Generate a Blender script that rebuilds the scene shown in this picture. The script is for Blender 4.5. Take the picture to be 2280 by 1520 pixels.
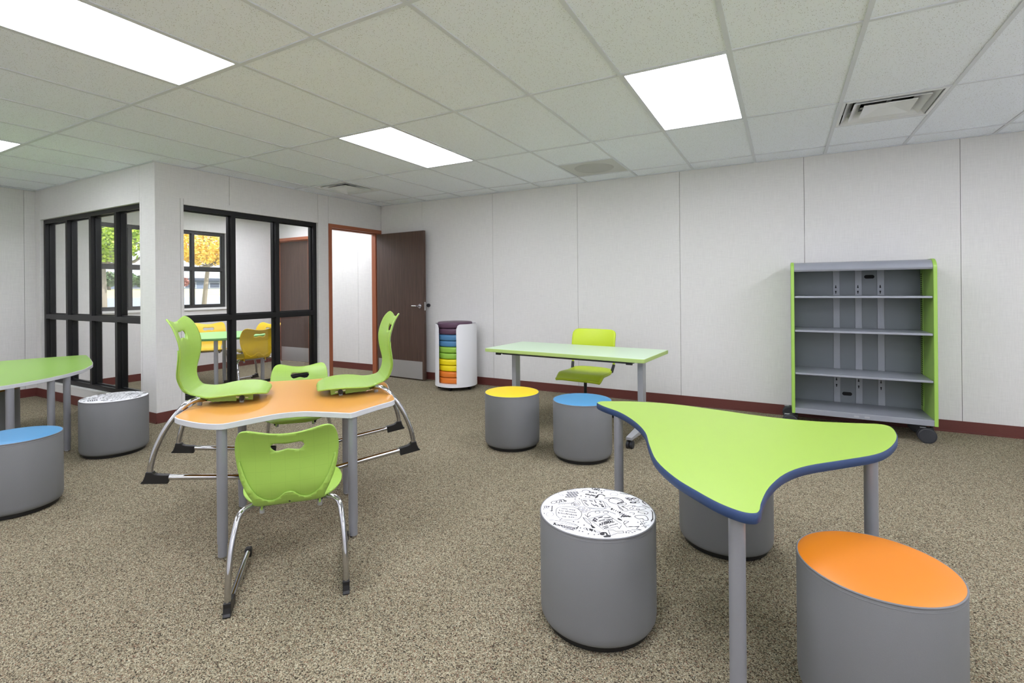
import bpy, bmesh, math, random
from mathutils import Vector, Matrix
random.seed(7)
for o in list(bpy.data.objects): bpy.data.objects.remove(o)
SC = bpy.context.scene
COL = SC.collection
PI = math.pi
R = math.radians

# ------------------------------------------------------------------ camera
FPX, U0, V0, YAW, ROLL = 1100.577, 1140.0, 643.095, 0.5025, -0.0087
CAM = Vector((5.4146, -5.6912, 1.2939))
cd = bpy.data.cameras.new('camera'); cam = bpy.data.objects.new('camera', cd); COL.objects.link(cam)
cd.sensor_fit = 'HORIZONTAL'; cd.sensor_width = 36.0
cd.lens = FPX*36.0/2280.0; cd.shift_y = -(760.0-V0)/2280.0; cd.shift_x = 0.0
cd.clip_start = 0.05; cd.clip_end = 300
cam.matrix_world = Matrix.Translation(CAM) @ Matrix.Rotation(YAW, 4, 'Z') @ Matrix.Rotation(R(90), 4, 'X') @ Matrix.Rotation(ROLL, 4, 'Z')
SC.camera = cam
CF = Vector((-math.sin(YAW), math.cos(YAW), 0)); CR0 = Vector((math.cos(YAW), math.sin(YAW), 0)); CU0 = Vector((0, 0, 1))
CR = CR0*math.cos(ROLL)+CU0*math.sin(ROLL); CU = CU0*math.cos(ROLL)-CR0*math.sin(ROLL)
def ray(u, v): return CR*((u-U0)/FPX)-CU*((v-V0)/FPX)+CF
def at_z(u, v, z):                      # where the line of sight of a photo pixel meets the height z
    r = ray(u, v); return CAM+r*((z-CAM.z)/r.z)

# ------------------------------------------------------------------ world, sun, exposure
SC.view_settings.view_transform = 'Standard'; SC.view_settings.look = 'None'
SC.view_settings.exposure = 1.18; SC.view_settings.gamma = 1.0; SC.view_settings.use_curve_mapping = False
W = bpy.data.worlds.new('sky'); SC.world = W; W.use_nodes = True
wn = W.node_tree.nodes; wn.clear()
wo = wn.new('ShaderNodeOutputWorld'); wb = wn.new('ShaderNodeBackground')
wb.inputs[0].default_value = (0.80, 0.89, 1.0, 1); wb.inputs[1].default_value = .9
W.node_tree.links.new(wb.outputs[0], wo.inputs[0])
sd = bpy.data.lights.new('sun', 'SUN'); sd.energy = 4.0; sd.angle = R(0.6); sd.color = (1, .95, .86)
sun = bpy.data.objects.new('sun', sd); COL.objects.link(sun)
sun.rotation_euler = Vector((-.55, -.30, -.78)).to_track_quat('-Z', 'Y').to_euler()
LAMP = 7.2          # radiance of the ceiling lamps' diffusers

# ------------------------------------------------------------------ materials
def lin(c):
    return tuple(((x/255.0)/12.92 if x/255.0 <= .04045 else ((x/255.0+.055)/1.055)**2.4) for x in c)+(1.0,)
def newmat(name):
    m = bpy.data.materials.new(name); m.use_nodes = True
    n = m.node_tree.nodes; b = n['Principled BSDF']
    return m, n, m.node_tree.links, b
def mat(name, rgb, rough=.5, metal=0.0, spec=.5, bump=0, bscale=300, var=0, coat=0):
    m, n, l, b = newmat(name)
    b.inputs['Base Color'].default_value = lin(rgb); b.inputs['Roughness'].default_value = rough
    b.inputs['Metallic'].default_value = metal; b.inputs['Specular IOR Level'].default_value = spec
    if coat: b.inputs['Coat Weight'].default_value = coat; b.inputs['Coat Roughness'].default_value = .12
    if bump or var:
        tc = n.new('ShaderNodeTexCoord'); no = n.new('ShaderNodeTexNoise'); no.inputs['Scale'].default_value = bscale; no.inputs['Detail'].default_value = 3
        l.new(tc.outputs['Object'], no.inputs['Vector'])
        if bump:
            bp = n.new('ShaderNodeBump'); bp.inputs['Strength'].default_value = bump; bp.inputs['Distance'].default_value = .002
            l.new(no.outputs['Fac'], bp.inputs['Height']); l.new(bp.outputs['Normal'], b.inputs['Normal'])
        if var:
            rp = n.new('ShaderNodeValToRGB'); c = lin(rgb)
            rp.color_ramp.elements[0].position = .3; rp.color_ramp.elements[1].position = .7
            rp.color_ramp.elements[0].color = tuple(x*(1-var) for x in c[:3])+(1,); rp.color_ramp.elements[1].color = tuple(min(1, x*(1+var)) for x in c[:3])+(1,)
            l.new(no.outputs['Fac'], rp.inputs[0]); l.new(rp.outputs[0], b.inputs['Base Color'])
    return m
def emat(name, rgb, strength):
    m, n, l, b = newmat(name); n.remove(b)
    e = n.new('ShaderNodeEmission'); e.inputs[0].default_value = rgb; e.inputs[1].default_value = strength
    l.new(e.outputs[0], n['Material Output'].inputs[0]); return m
def linen(name, rgb):
    m, n, l, b = newmat(name); tc = n.new('ShaderNodeTexCoord'); geo = n.new('ShaderNodeNewGeometry')
    hs = []
    for sc in ((170, 170, 7), (9, 9, 190)):
        mp = n.new('ShaderNodeMapping'); mp.inputs['Scale'].default_value = sc
        no = n.new('ShaderNodeTexNoise'); no.inputs['Scale'].default_value = 1; no.inputs['Detail'].default_value = 4; no.inputs['Roughness'].default_value = .65
        l.new(geo.outputs['Position'], mp.inputs[0]); l.new(mp.outputs[0], no.inputs['Vector']); hs.append(no)
    ad = n.new('ShaderNodeMath'); ad.operation = 'ADD'; l.new(hs[0].outputs['Fac'], ad.inputs[0]); l.new(hs[1].outputs['Fac'], ad.inputs[1])
    hf = n.new('ShaderNodeMath'); hf.operation = 'MULTIPLY'; hf.inputs[1].default_value = .5; l.new(ad.outputs[0], hf.inputs[0])
    rp = n.new('ShaderNodeValToRGB'); c = lin(rgb); e = rp.color_ramp.elements
    e[0].position = .36; e[1].position = .64; e[0].color = tuple(x*.925 for x in c[:3])+(1,); e[1].color = tuple(min(1, x*1.06) for x in c[:3])+(1,)
    l.new(hf.outputs[0], rp.inputs[0]); l.new(rp.outputs[0], b.inputs['Base Color'])
    bp = n.new('ShaderNodeBump'); bp.inputs['Strength'].default_value = .35; bp.inputs['Distance'].default_value = .0015
    l.new(hf.outputs[0], bp.inputs['Height']); l.new(bp.outputs['Normal'], b.inputs['Normal'])
    b.inputs['Roughness'].default_value = .8; b.inputs['Specular IOR Level'].default_value = .2
    return m
def carpet(name):
    m, n, l, b = newmat(name); geo = n.new('ShaderNodeNewGeometry')
    vo = n.new('ShaderNodeTexVoronoi'); vo.inputs['Scale'].default_value = 290; vo.inputs['Randomness'].default_value = 1.0
    wv = n.new('ShaderNodeTexNoise'); wv.inputs['Scale'].default_value = 300; wv.inputs['Detail'].default_value = 2; l.new(geo.outputs['Position'], wv.inputs['Vector'])
    wm = n.new('ShaderNodeVectorMath'); wm.operation = 'SCALE'; wm.inputs['Scale'].default_value = .004; l.new(wv.outputs['Color'], wm.inputs[0])
    wa = n.new('ShaderNodeVectorMath'); wa.operation = 'ADD'; l.new(geo.outputs['Position'], wa.inputs[0]); l.new(wm.outputs[0], wa.inputs[1])
    l.new(wa.outputs[0], vo.inputs['Vector'])
    sp = n.new('ShaderNodeSeparateColor'); l.new(vo.outputs['Color'], sp.inputs[0])
    rp = n.new('ShaderNodeValToRGB'); rp.color_ramp.interpolation = 'CONSTANT'
    cs = [(0, (58, 53, 44)), (.12, (106, 97, 79)), (.30, (147, 137, 113)), (.55, (167, 157, 131)), (.75, (195, 187, 161)), (.88, (138, 108, 88)), (.94, (149, 150, 131))]
    el = rp.color_ramp.elements
    while len(el) < len(cs): el.new(.5)
    for e, (p, c) in zip(el, cs): e.position = p; e.color = lin(c)
    l.new(sp.outputs[0], rp.inputs[0])
    no = n.new('ShaderNodeTexNoise'); no.inputs['Scale'].default_value = 420; no.inputs['Detail'].default_value = 2; l.new(geo.outputs['Position'], no.inputs['Vector'])
    mx = n.new('ShaderNodeMix'); mx.data_type = 'RGBA'; mx.blend_type = 'MULTIPLY'; mx.inputs[0].default_value = .6
    r2 = n.new('ShaderNodeValToRGB'); r2.color_ramp.elements[0].position = .3; r2.color_ramp.elements[0].color = (.6, .6, .6, 1); r2.color_ramp.elements[1].position = .62; r2.color_ramp.elements[1].color = (1, 1, 1, 1)
    l.new(no.outputs['Fac'], r2.inputs[0]); l.new(rp.outputs[0], mx.inputs[6]); l.new(r2.outputs[0], mx.inputs[7]); l.new(mx.outputs[2], b.inputs['Base Color'])
    bp = n.new('ShaderNodeBump'); bp.inputs['Strength'].default_value = .8; bp.inputs['Distance'].default_value = .004; bp.invert = True
    l.new(vo.outputs['Distance'], bp.inputs['Height']); l.new(bp.outputs['Normal'], b.inputs['Normal'])
    b.inputs['Roughness'].default_value = .95; b.inputs['Specular IOR Level'].default_value = .1
    return m
def tilemat(name):
    m, n, l, b = newmat(name); geo = n.new('ShaderNodeNewGeometry')
    vo = n.new('ShaderNodeTexVoronoi'); vo.inputs['Scale'].default_value = 135; l.new(geo.outputs['Position'], vo.inputs['Vector'])
    sp = n.new('ShaderNodeSeparateColor'); l.new(vo.outputs['Color'], sp.inputs[0])
    th = n.new('ShaderNodeMath'); th.operation = 'MULTIPLY'; th.inputs[1].default_value = .30; l.new(sp.outputs[1], th.inputs[0])
    lt = n.new('ShaderNodeMath'); lt.operation = 'LESS_THAN'; l.new(vo.outputs['Distance'], lt.inputs[0]); l.new(th.outputs[0], lt.inputs[1])
    mx = n.new('ShaderNodeMix'); mx.data_type = 'RGBA'; mx.inputs[6].default_value = lin((243, 248, 255)); mx.inputs[7].default_value = lin((172, 172, 168))
    l.new(lt.outputs[0], mx.inputs[0]); l.new(mx.outputs[2], b.inputs['Base Color'])
    bp = n.new('ShaderNodeBump'); bp.inputs['Strength'].default_value = .4; bp.inputs['Distance'].default_value = .002; bp.invert = True
    l.new(lt.outputs[0], bp.inputs['Height']); l.new(bp.outputs['Normal'], b.inputs['Normal'])
    b.inputs['Roughness'].default_value = .9; b.inputs['Specular IOR Level'].default_value = .15
    return m
def wood(name, c1, c2, rough=.4):
    m, n, l, b = newmat(name); geo = n.new('ShaderNodeNewGeometry')
    mp = n.new('ShaderNodeMapping'); mp.inputs['Scale'].default_value = (90, 90, 2.2)
    no = n.new('ShaderNodeTexNoise'); no.inputs['Scale'].default_value = 1; no.inputs['Detail'].default_value = 5; no.inputs['Distortion'].default_value = .6
    l.new(geo.outputs['Position'], mp.inputs[0]); l.new(mp.outputs[0], no.inputs['Vector'])
    rp = n.new('ShaderNodeValToRGB'); rp.color_ramp.elements[0].position = .35; rp.color_ramp.elements[1].position = .68
    rp.color_ramp.elements[0].color = lin(c1); rp.color_ramp.elements[1].color = lin(c2)
    l.new(no.outputs['Fac'], rp.inputs[0]); l.new(rp.outputs[0], b.inputs['Base Color'])
    b.inputs['Roughness'].default_value = rough; return m
def chairmat(name, rgb):
    m, n, l, b = newmat(name); uv = n.new('ShaderNodeUVMap'); sx = n.new('ShaderNodeSeparateXYZ'); l.new(uv.outputs[0], sx.inputs[0])
    outs = []
    for i, (per, off) in enumerate(((.056, .028), (.052, .02))):
        a = n.new('ShaderNodeMath'); a.operation = 'ADD'; a.inputs[1].default_value = off+2; l.new(sx.outputs[i], a.inputs[0])
        d = n.new('ShaderNodeMath'); d.operation = 'DIVIDE'; d.inputs[1].default_value = per; l.new(a.outputs[0], d.inputs[0])
        f = n.new('ShaderNodeMath'); f.operation = 'FRACT'; l.new(d.outputs[0], f.inputs[0])
        g = n.new('ShaderNodeMath'); g.operation = 'LESS_THAN'; g.inputs[1].default_value = .035; l.new(f.outputs[0], g.inputs[0]); outs.append(g)
    mxm = n.new('ShaderNodeMath'); mxm.operation = 'MAXIMUM'; l.new(outs[0].outputs[0], mxm.inputs[0]); l.new(outs[1].outputs[0], mxm.inputs[1])
    c = lin(rgb); mx = n.new('ShaderNodeMix'); mx.data_type = 'RGBA'; mx.inputs[6].default_value = c; mx.inputs[7].default_value = tuple(x*.92 for x in c[:3])+(1,)
    l.new(mxm.outputs[0], mx.inputs[0]); l.new(mx.outputs[2], b.inputs['Base Color'])
    b.inputs['Roughness'].default_value = .36; b.inputs['Specular IOR Level'].default_value = .5
    return m
def glassmat(name, tint=(1, 1, 1, 1)):
    m, n, l, b = newmat(name); n.remove(b)
    t = n.new('ShaderNodeBsdfTransparent'); t.inputs[0].default_value = tint
    g = n.new('ShaderNodeBsdfGlossy'); g.inputs['Roughness'].default_value = 0.0
    f = n.new('ShaderNodeFresnel'); ge = n.new('ShaderNodeNewGeometry')
    mr = n.new('ShaderNodeMapRange'); mr.inputs['To Min'].default_value = 1.45; mr.inputs['To Max'].default_value = 1/1.45
    l.new(ge.outputs['Backfacing'], mr.inputs['Value']); l.new(mr.outputs[0], f.inputs[0])
    x = n.new('ShaderNodeMixShader'); l.new(f.outputs[0], x.inputs[0]); l.new(t.outputs[0], x.inputs[1]); l.new(g.outputs[0], x.inputs[2])
    l.new(x.outputs[0], n['Material Output'].inputs[0]); return m
M = {}
M['wall'] = linen('wall_linen', (219, 218, 215))
M['joint'] = mat('joint', (120, 119, 115), .9)
M['carpet'] = carpet('carpet')
M['tile'] = tilemat('ceiling_tile')
M['tee'] = mat('ceiling_tee', (216, 220, 226), .55)
M['slab'] = mat('slab', (150, 150, 146), .9)
M['base'] = mat('vinyl_base', (100, 52, 46), .45)
M['blackframe'] = mat('black_frame', (24, 24, 25), .42, spec=.35)
M['glass'] = glassmat('glass')
M['doorframe'] = mat('door_frame_paint', (158, 92, 62), .38)
M['doorleaf'] = wood('door_laminate', (68, 50, 42), (90, 69, 58), .5)
M['steel'] = mat('brushed_steel', (190, 190, 190), .42, .65, bump=.15, bscale=250)
M['chrome'] = mat('chrome', (190, 190, 194), .06, 1.0)
M['grey_leg'] = mat('grey_leg', (138, 139, 144), .36, .25)
M['silver'] = mat('silver_paint', (172, 174, 178), .38, .3)
M['dark_metal'] = mat('dark_metal', (64, 64, 68), .45, .4)
M['black'] = mat('black_plastic', (16, 16, 17), .4)
M['rubber'] = mat('dark_rubber', (44, 46, 50), .55)
M['chair_green'] = chairmat('chair_green', (150, 186, 80))
M['chair_yellow'] = chairmat('chair_yellow', (238, 200, 30))
M['clear'] = mat('clear_bumper', (150, 150, 148), .12)
M['orange_top'] = mat('orange_laminate', (210, 150, 70), .28, spec=.5, var=.04, bscale=500)
M['green_top'] = mat('lime_laminate', (150, 182, 72), .33, spec=.5)
M['leaf_top'] = mat('green_laminate', (142, 184, 84), .33)
M['mint_top'] = mat('mint_laminate', (150, 214, 128), .4)
M['desk_top'] = mat('pale_green_laminate', (190, 214, 182), .30, spec=.5)
M['desk_edge'] = mat('green_edge', (168, 192, 112), .5)
M['grey_edge'] = mat('grey_edge_band', (196, 198, 200), .5)
M['mint_edge'] = mat('green_edge_band', (110, 170, 90), .5)
M['blue_edge'] = mat('blue_edge_band', (36, 60, 100), .55, bump=.2, bscale=600)
M['vinyl_grey'] = mat('grey_vinyl', (112, 113, 114), .55, bump=.12, bscale=500, var=.03)
M['piping'] = mat('grey_piping', (112, 113, 116), .55)
M['top_yellow'] = mat('yellow_vinyl', (228, 200, 30), .5, bump=.08, bscale=500)
M['top_blue'] = mat('blue_vinyl', (74, 138, 182), .5, bump=.08, bscale=500)
M['top_orange'] = mat('orange_vinyl', (206, 120, 18), .5, bump=.08, bscale=500)
M['top_white'] = mat('white_vinyl', (236, 237, 240), .5)
M['ink'] = mat('ink', (40, 40, 44), .6)
M['white_gloss'] = mat('white_panel', (228, 229, 231), .3)
M['c_purple'] = mat('purple_vinyl', (86, 58, 78), .42)
M['c_blue'] = mat('cushion_blue', (72, 124, 164), .42)
M['c_green'] = mat('cushion_green', (142, 188, 66), .42)
M['c_yellow'] = mat('cushion_yellow', (236, 214, 16), .42)
M['c_orange'] = mat('cushion_orange', (222, 122, 40), .42)
M['case_green'] = mat('case_green', (152, 192, 84), .35)
M['case_grey'] = mat('case_grey', (148, 152, 160), .36, .2)
M['case_back'] = mat('case_back', (112, 118, 124), .42, .2)
M['hole'] = mat('hole', (20, 20, 22), .9)
M['task_green'] = mat('task_green', (190, 212, 40), .42)
M['vent'] = mat('vent_paint', (232, 234, 236), .5)
M['duct'] = mat('duct', (96, 96, 96), .6)
M['grille'] = mat('speaker_grille', (204, 205, 202), .6)
M['grille2'] = mat('speaker_round', (188, 189, 186), .6)
M['lamp'] = emat('lamp_diffuser', (.955, .96, 1.06, 1), LAMP)
M['lamp_office'] = emat('office_lamp_diffuser', (.955, .96, 1.06, 1), LAMP*.66)
M['sill'] = mat('sill_white', (232, 232, 229), .4)
M['lawn'] = mat('dry_lawn', (170, 166, 132), .9, var=.25, bscale=.8)
M['road'] = mat('road', (136, 144, 154), .9)
M['path'] = mat('pale_path', (150, 146, 130), .9)
M['leaf_g'] = mat('leaf_green', (170, 200, 60), .6)
M['leaf_y'] = mat('leaf_yellow', (244, 214, 100), .6)
M['leaf_d'] = mat('leaf_dark', (86, 112, 72), .7)
M['leaf_r'] = mat('leaf_red', (150, 100, 92), .7)
M['bark'] = mat('bark', (150, 142, 132), .9, bump=.5, bscale=30)
M['house'] = mat('house_wall', (104, 118, 142), .8)
M['house2'] = mat('house_trim', (150, 158, 170), .8)
M['roof'] = mat('house_roof', (66, 76, 94), .8)

# ------------------------------------------------------------------ mesh helpers
def link_mesh(name, bm, m, parent=None, smooth=False, angle=None):
    me = bpy.data.meshes.new(name); bm.normal_update(); bm.to_mesh(me); bm.free()
    if m is not None: me.materials.append(M[m] if isinstance(m, str) else m)
    if smooth:
        for p in me.polygons: p.use_smooth = True
        if angle is not None:
            try: me.set_sharp_from_angle(angle=angle)
            except Exception: pass
    o = bpy.data.objects.new(name, me); COL.objects.link(o)
    if parent is not None: o.parent = parent
    return o
def thing(name, label, cat, loc=(0, 0, 0), rotz=0, group=None):
    o = bpy.data.objects.new(name, None); o.empty_display_size = .1; COL.objects.link(o)
    o.location = loc; o.rotation_euler = (0, 0, rotz); o['label'] = label; o['category'] = cat
    if group: o['group'] = group
    return o
def tag(o, label, cat, group=None):
    o['label'] = label; o['category'] = cat
    if group: o['group'] = group
    return o
def struct(o, label=None, cat=None):
    o['kind'] = 'structure'
    if label: o['label'] = label
    if cat: o['category'] = cat
    return o
def sempty(name, label=None, cat=None, loc=(0, 0, 0)):
    o = bpy.data.objects.new(name, None); COL.objects.link(o); o.location = loc; return struct(o, label, cat)
def dup(root, label=None, group=None):
    r = root.copy(); COL.objects.link(r)
    if label: r['label'] = label
    if group: r['group'] = group
    for ch in list(root.children):
        c = ch.copy(); COL.objects.link(c); c.parent = r
        for g in list(ch.children):
            d = g.copy(); COL.objects.link(d); d.parent = c
    return r
def BM(): return bmesh.new()
def box(bm, x0, x1, y0, y1, z0, z1, bev=0.0, mtx=None):
    vs = [bm.verts.new(p) for p in ((x0,y0,z0),(x1,y0,z0),(x1,y1,z0),(x0,y1,z0),(x0,y0,z1),(x1,y0,z1),(x1,y1,z1),(x0,y1,z1))]
    fs = [bm.faces.new([vs[i] for i in f]) for f in ((3,2,1,0),(4,5,6,7),(0,1,5,4),(1,2,6,5),(2,3,7,6),(3,0,4,7))]
    if bev > 0:
        es = list({e for f in fs for e in f.edges})
        r = bmesh.ops.bevel(bm, geom=es, offset=bev, segments=2, affect='EDGES', profile=.5)
        vs = list({v for f in r['faces'] for v in f.verts}|{v for v in vs if v.is_valid})
    if mtx is not None: bmesh.ops.transform(bm, matrix=mtx, verts=[v for v in vs if v.is_valid])
    return vs
def lathe(bm, prof, seg=48, c=(0, 0), cap=True):
    rings = []
    for r, z in prof:
        if r < 1e-6: rings.append([bm.verts.new((c[0], c[1], z))])
        else: rings.append([bm.verts.new((c[0]+r*math.cos(2*PI*i/seg), c[1]+r*math.sin(2*PI*i/seg), z)) for i in range(seg)])
    for a, b in zip(rings, rings[1:]):
        for i in range(seg):
            j = (i+1) % seg
            if len(a) == 1 and len(b) == 1: continue
            if len(a) == 1: bm.faces.new((a[0], b[j], b[i]))
            elif len(b) == 1: bm.faces.new((a[i], a[j], b[0]))
            else: bm.faces.new((a[i], a[j], b[j], b[i]))
    if cap:
        if len(rings[0]) > 1: bm.faces.new(rings[0][::-1])
        if len(rings[-1]) > 1: bm.faces.new(rings[-1])
def fillet(pts, rad, n=6):
    pts = [Vector(p) for p in pts]; out = [pts[0]]
    for i in range(1, len(pts)-1):
        a, b, c = pts[i-1], pts[i], pts[i+1]
        r = rad[i] if isinstance(rad, (list, tuple)) else rad
        d1 = (a-b); d2 = (c-b); t = min(r, d1.length*.48, d2.length*.48)
        p = b+d1.normalized()*t; q = b+d2.normalized()*t
        for k in range(n+1):
            s = k/n; out.append(p*(1-s)**2+b*2*s*(1-s)+q*s*s)
    out.append(pts[-1]); return out
def tube(bm, pts, r, seg=10, cap=True):
    pts = [Vector(p) for p in pts]; clean = [pts[0]]
    for p in pts[1:]:
        if (p-clean[-1]).length > 1e-5: clean.append(p)
    pts = clean; n = len(pts); rings = []; up = None
    for i in range(n):
        t = (pts[min(i+1, n-1)]-pts[max(i-1, 0)]).normalized()
        if up is None:
            up = Vector((0, 0, 1)) if abs(t.z) < .9 else Vector((1, 0, 0))
        x = t.cross(up).normalized(); up = x.cross(t).normalized()
        rr = r[i] if isinstance(r, (list, tuple)) else r
        rings.append([bm.verts.new(pts[i]+(x*math.cos(2*PI*k/seg)+up*math.sin(2*PI*k/seg))*rr) for k in range(seg)])
    for a, b in zip(rings, rings[1:]):
        for k in range(seg):
            j = (k+1) % seg; bm.faces.new((a[k], a[j], b[j], b[k]))
    if cap: bm.faces.new(rings[0][::-1]); bm.faces.new(rings[-1])
def cyl(bm, p, q, r, seg=16): tube(bm, [p, q], r, seg)
def area2(o): return sum(o[i][0]*o[(i+1) % len(o)][1]-o[(i+1) % len(o)][0]*o[i][1] for i in range(len(o)))
def ccw(o): return o if area2(o) > 0 else o[::-1]
def catmull(pts, n=6, closed=True):
    out = []; m = len(pts)
    for i in range(m if closed else m-1):
        p = [pts[(i+k) % m] if closed else pts[max(0, min(m-1, i+k))] for k in (-1, 0, 1, 2)]
        for j in range(n):
            t = j/n
            out.append(tuple(.5*((2*p[1][d])+(-p[0][d]+p[2][d])*t+(2*p[0][d]-5*p[1][d]+4*p[2][d]-p[3][d])*t*t+(-p[0][d]+3*p[1][d]-3*p[2][d]+p[3][d])*t**3) for d in range(len(pts[0]))))
    if not closed: out.append(tuple(pts[-1]))
    return out
def roundpoly(pts, rad, n=5):
    out = []; m = len(pts)
    for i in range(m):
        a, b, c = Vector(pts[i-1]), Vector(pts[i]), Vector(pts[(i+1) % m]); r = rad[i] if isinstance(rad, (list, tuple)) else rad
        t = min(r, (a-b).length*.48, (c-b).length*.48); p = b+(a-b).normalized()*t; q = b+(c-b).normalized()*t
        for k in range(n+1):
            s = k/n; v = p*(1-s)**2+b*2*s*(1-s)+q*s*s; out.append((v.x, v.y))
    return out
def offset(o, d):
    o = ccw(o); m = len(o); out = []
    for i in range(m):
        a, b, c = Vector(o[i-1]), Vector(o[i]), Vector(o[(i+1) % m]); t = ((b-a).normalized()+(c-b).normalized())
        t = t.normalized() if t.length > 1e-9 else (c-b).normalized(); nn = Vector((-t.y, t.x)); out.append((b.x+nn.x*d, b.y+nn.y*d))
    return out
def prism(bm, o, z0, z1, bev=0.0):
    o = ccw(o); levels = [(0, z0)]
    if bev > 0: levels = [(bev, z0), (bev*.3, z0+bev*.3), (0, z0+bev), (0, z1-bev), (bev*.3, z1-bev*.3), (bev, z1)]
    else: levels = [(0, z0), (0, z1)]
    rings = []
    for d, z in levels:
        oo = offset(o, d) if d > 0 else o
        rings.append([bm.verts.new((p[0], p[1], z)) for p in oo])
    m = len(o)
    for a, b in zip(rings, rings[1:]):
        for i in range(m):
            j = (i+1) % m; bm.faces.new((a[i], a[j], b[j], b[i]))
    bm.faces.new(rings[0][::-1]); bm.faces.new(rings[-1])
def ring_prism(bm, o, w, z0, z1, bev=.002):
    o = ccw(o); inn = offset(o, w); m = len(o)
    sect = [(o, bev, z0), (o, 0, z0+bev), (o, 0, z1-bev), (o, bev, z1)]
    rings = []
    for oo, d, z in sect: rings.append([bm.verts.new((p[0], p[1], z)) for p in (offset(oo, d) if d else oo)])
    rings.append([bm.verts.new((p[0], p[1], z1)) for p in inn]); rings.append([bm.verts.new((p[0], p[1], z0)) for p in inn])
    rings.append(rings[0])
    for a, b in zip(rings, rings[1:]):
        for i in range(m):
            j = (i+1) % m; bm.faces.new((a[i], a[j], b[j], b[i]))
def lathe_y(bm, x, y, z, r, w=.022):
    cyl(bm, (x, y-w/2, z), (x, y+w/2, z), r, 32); tube(bm, [(x, y-w/2-.004, z), (x, y-w/2, z)], [r*.86, r*.93], 32)
def single(name, m, parent, fn, smooth=False, angle=None):
    bm = BM(); fn(bm); return link_mesh(name, bm, m, parent, smooth, angle)
def sbox(name, m, parent, *a, **k): return single(name, m, parent, lambda bm: box(bm, *a, **k))

# ------------------------------------------------------------------ the room shell
ZC = 2.576; ZT = 2.78
XR, YF = 7.98, -7.75           # unseen right and rear walls, set close to brighten the ceiling
XL = -2.86                   # left / outside wall
YC = -3.118                  # front of the small office
YO = 0.20                    # back wall of the office
floor = struct(sbox('floor', 'carpet', None, XL-.2, XR+.2, YF-.2, YO+.3, -.1, 0), 'speckled beige and brown loop carpet over the whole floor', 'carpet')

def panel_wall(root, axis, plane, out, rects, th=.012, gap=.0035):
    """wall panels: axis 'y' -> plane y=const (rect a along x), axis 'x' -> plane x=const (rect a along y)"""
    for a0, a1, z0, z1 in rects:
        bm = BM(); g = gap/2
        lo, hi = sorted((plane, plane+out*th))
        if axis == 'y': box(bm, a0+g, a1-g, lo, hi, z0, z1)
        else: box(bm, lo, hi, a0+g, a1-g, z0, z1)
        link_mesh('wall_panel', bm, 'wall', root)
# back wall (y = 0 face)
wb_ = struct(sbox('wall_back', 'joint', None, 0.0, XR+.2, .012, .14, 0, ZT), 'long back wall of pale grey linen-textured panels', 'wall')
seams = [0.0, .80, 2.0, 3.208, 4.412, 5.599, 6.778, XR]
panel_wall(wb_, 'y', .012, -1, [(a, b, 0.0, ZT) for a, b in zip(seams, seams[1:])])
# wall beside the office (x = 0 face) with window_1 and door_1 openings
WA = dict(y0=-2.852, y1=-1.173, z0=.165, z1=2.195)
DA = dict(y0=-1.004, y1=-.006, z1=2.205)
def core(bm, x0, x1, y0, y1, z0, z1): box(bm, x0, x1, y0, y1, z0, z1)
bm = BM()
core(bm, -.13, -.012, YC+.012, WA['y0'], 0, ZT); core(bm, -.13, -.012, WA['y0'], WA['y1'], 0, WA['z0']); core(bm, -.13, -.012, WA['y0'], WA['y1'], WA['z1'], ZT)
core(bm, -.13, -.012, WA['y1'], DA['y0']+.03, 0, ZT); core(bm, -.13, -.012, DA['y0']+.03, DA['y1']-.03, DA['z1']-.03, ZT); core(bm, -.13, -.012, DA['y1']-.03, .10, 0, ZT)
wa_ = struct(link_mesh('wall_office_side', bm, 'wall'), 'pale grey panelled partition beside the open doorway', 'wall')
panel_wall(wa_, 'x', -.012, 1, [(YC, -2.885, 0, WA['z1']+.06), (-2.885, WA['y0'], 0, WA['z1']+.06), (YC, -2.37, WA['z1']+.06, ZT), (WA['y0'], WA['y1'], WA['z1'], WA['z1']+.06), (-2.37, WA['y1'], WA['z1']+.06, ZT), (WA['y0'], WA['y1'], 0, WA['z0']), (WA['y1'], DA['y0'], 0, ZT), (DA['y0'], -.001, DA['z1'], ZT)])
# office front (y = YC face) with window_2
WC = dict(x0=-2.715, x1=-.297, z0=.205, z1=2.205)
bm = BM()
core(bm, XL, WC['x0'], YC+.012, YC+.13, 0, ZT); core(bm, WC['x1'], -.012, YC+.012, YC+.13, 0, ZT)
core(bm, WC['x0'], WC['x1'], YC+.012, YC+.13, 0, WC['z0']); core(bm, WC['x0'], WC['x1'], YC+.012, YC+.13, WC['z1'], ZT)
wc_ = struct(link_mesh('wall_office_front', bm, 'wall'), 'pale grey panelled partition with the tall black-framed window', 'wall')
panel_wall(wc_, 'y', YC+.012, -1, [(XL, WC['x0'], 0, ZT), (WC['x1'], -.262, 0, WC['z1']+.05), (-.262, 0, 0, WC['z1']+.05), (WC['x1'], 0, WC['z1']+.05, ZT), (WC['x0'], WC['x1'], 0, WC['z0']), (WC['x0'], WC['x1'], WC['z1'], ZT)])
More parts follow.
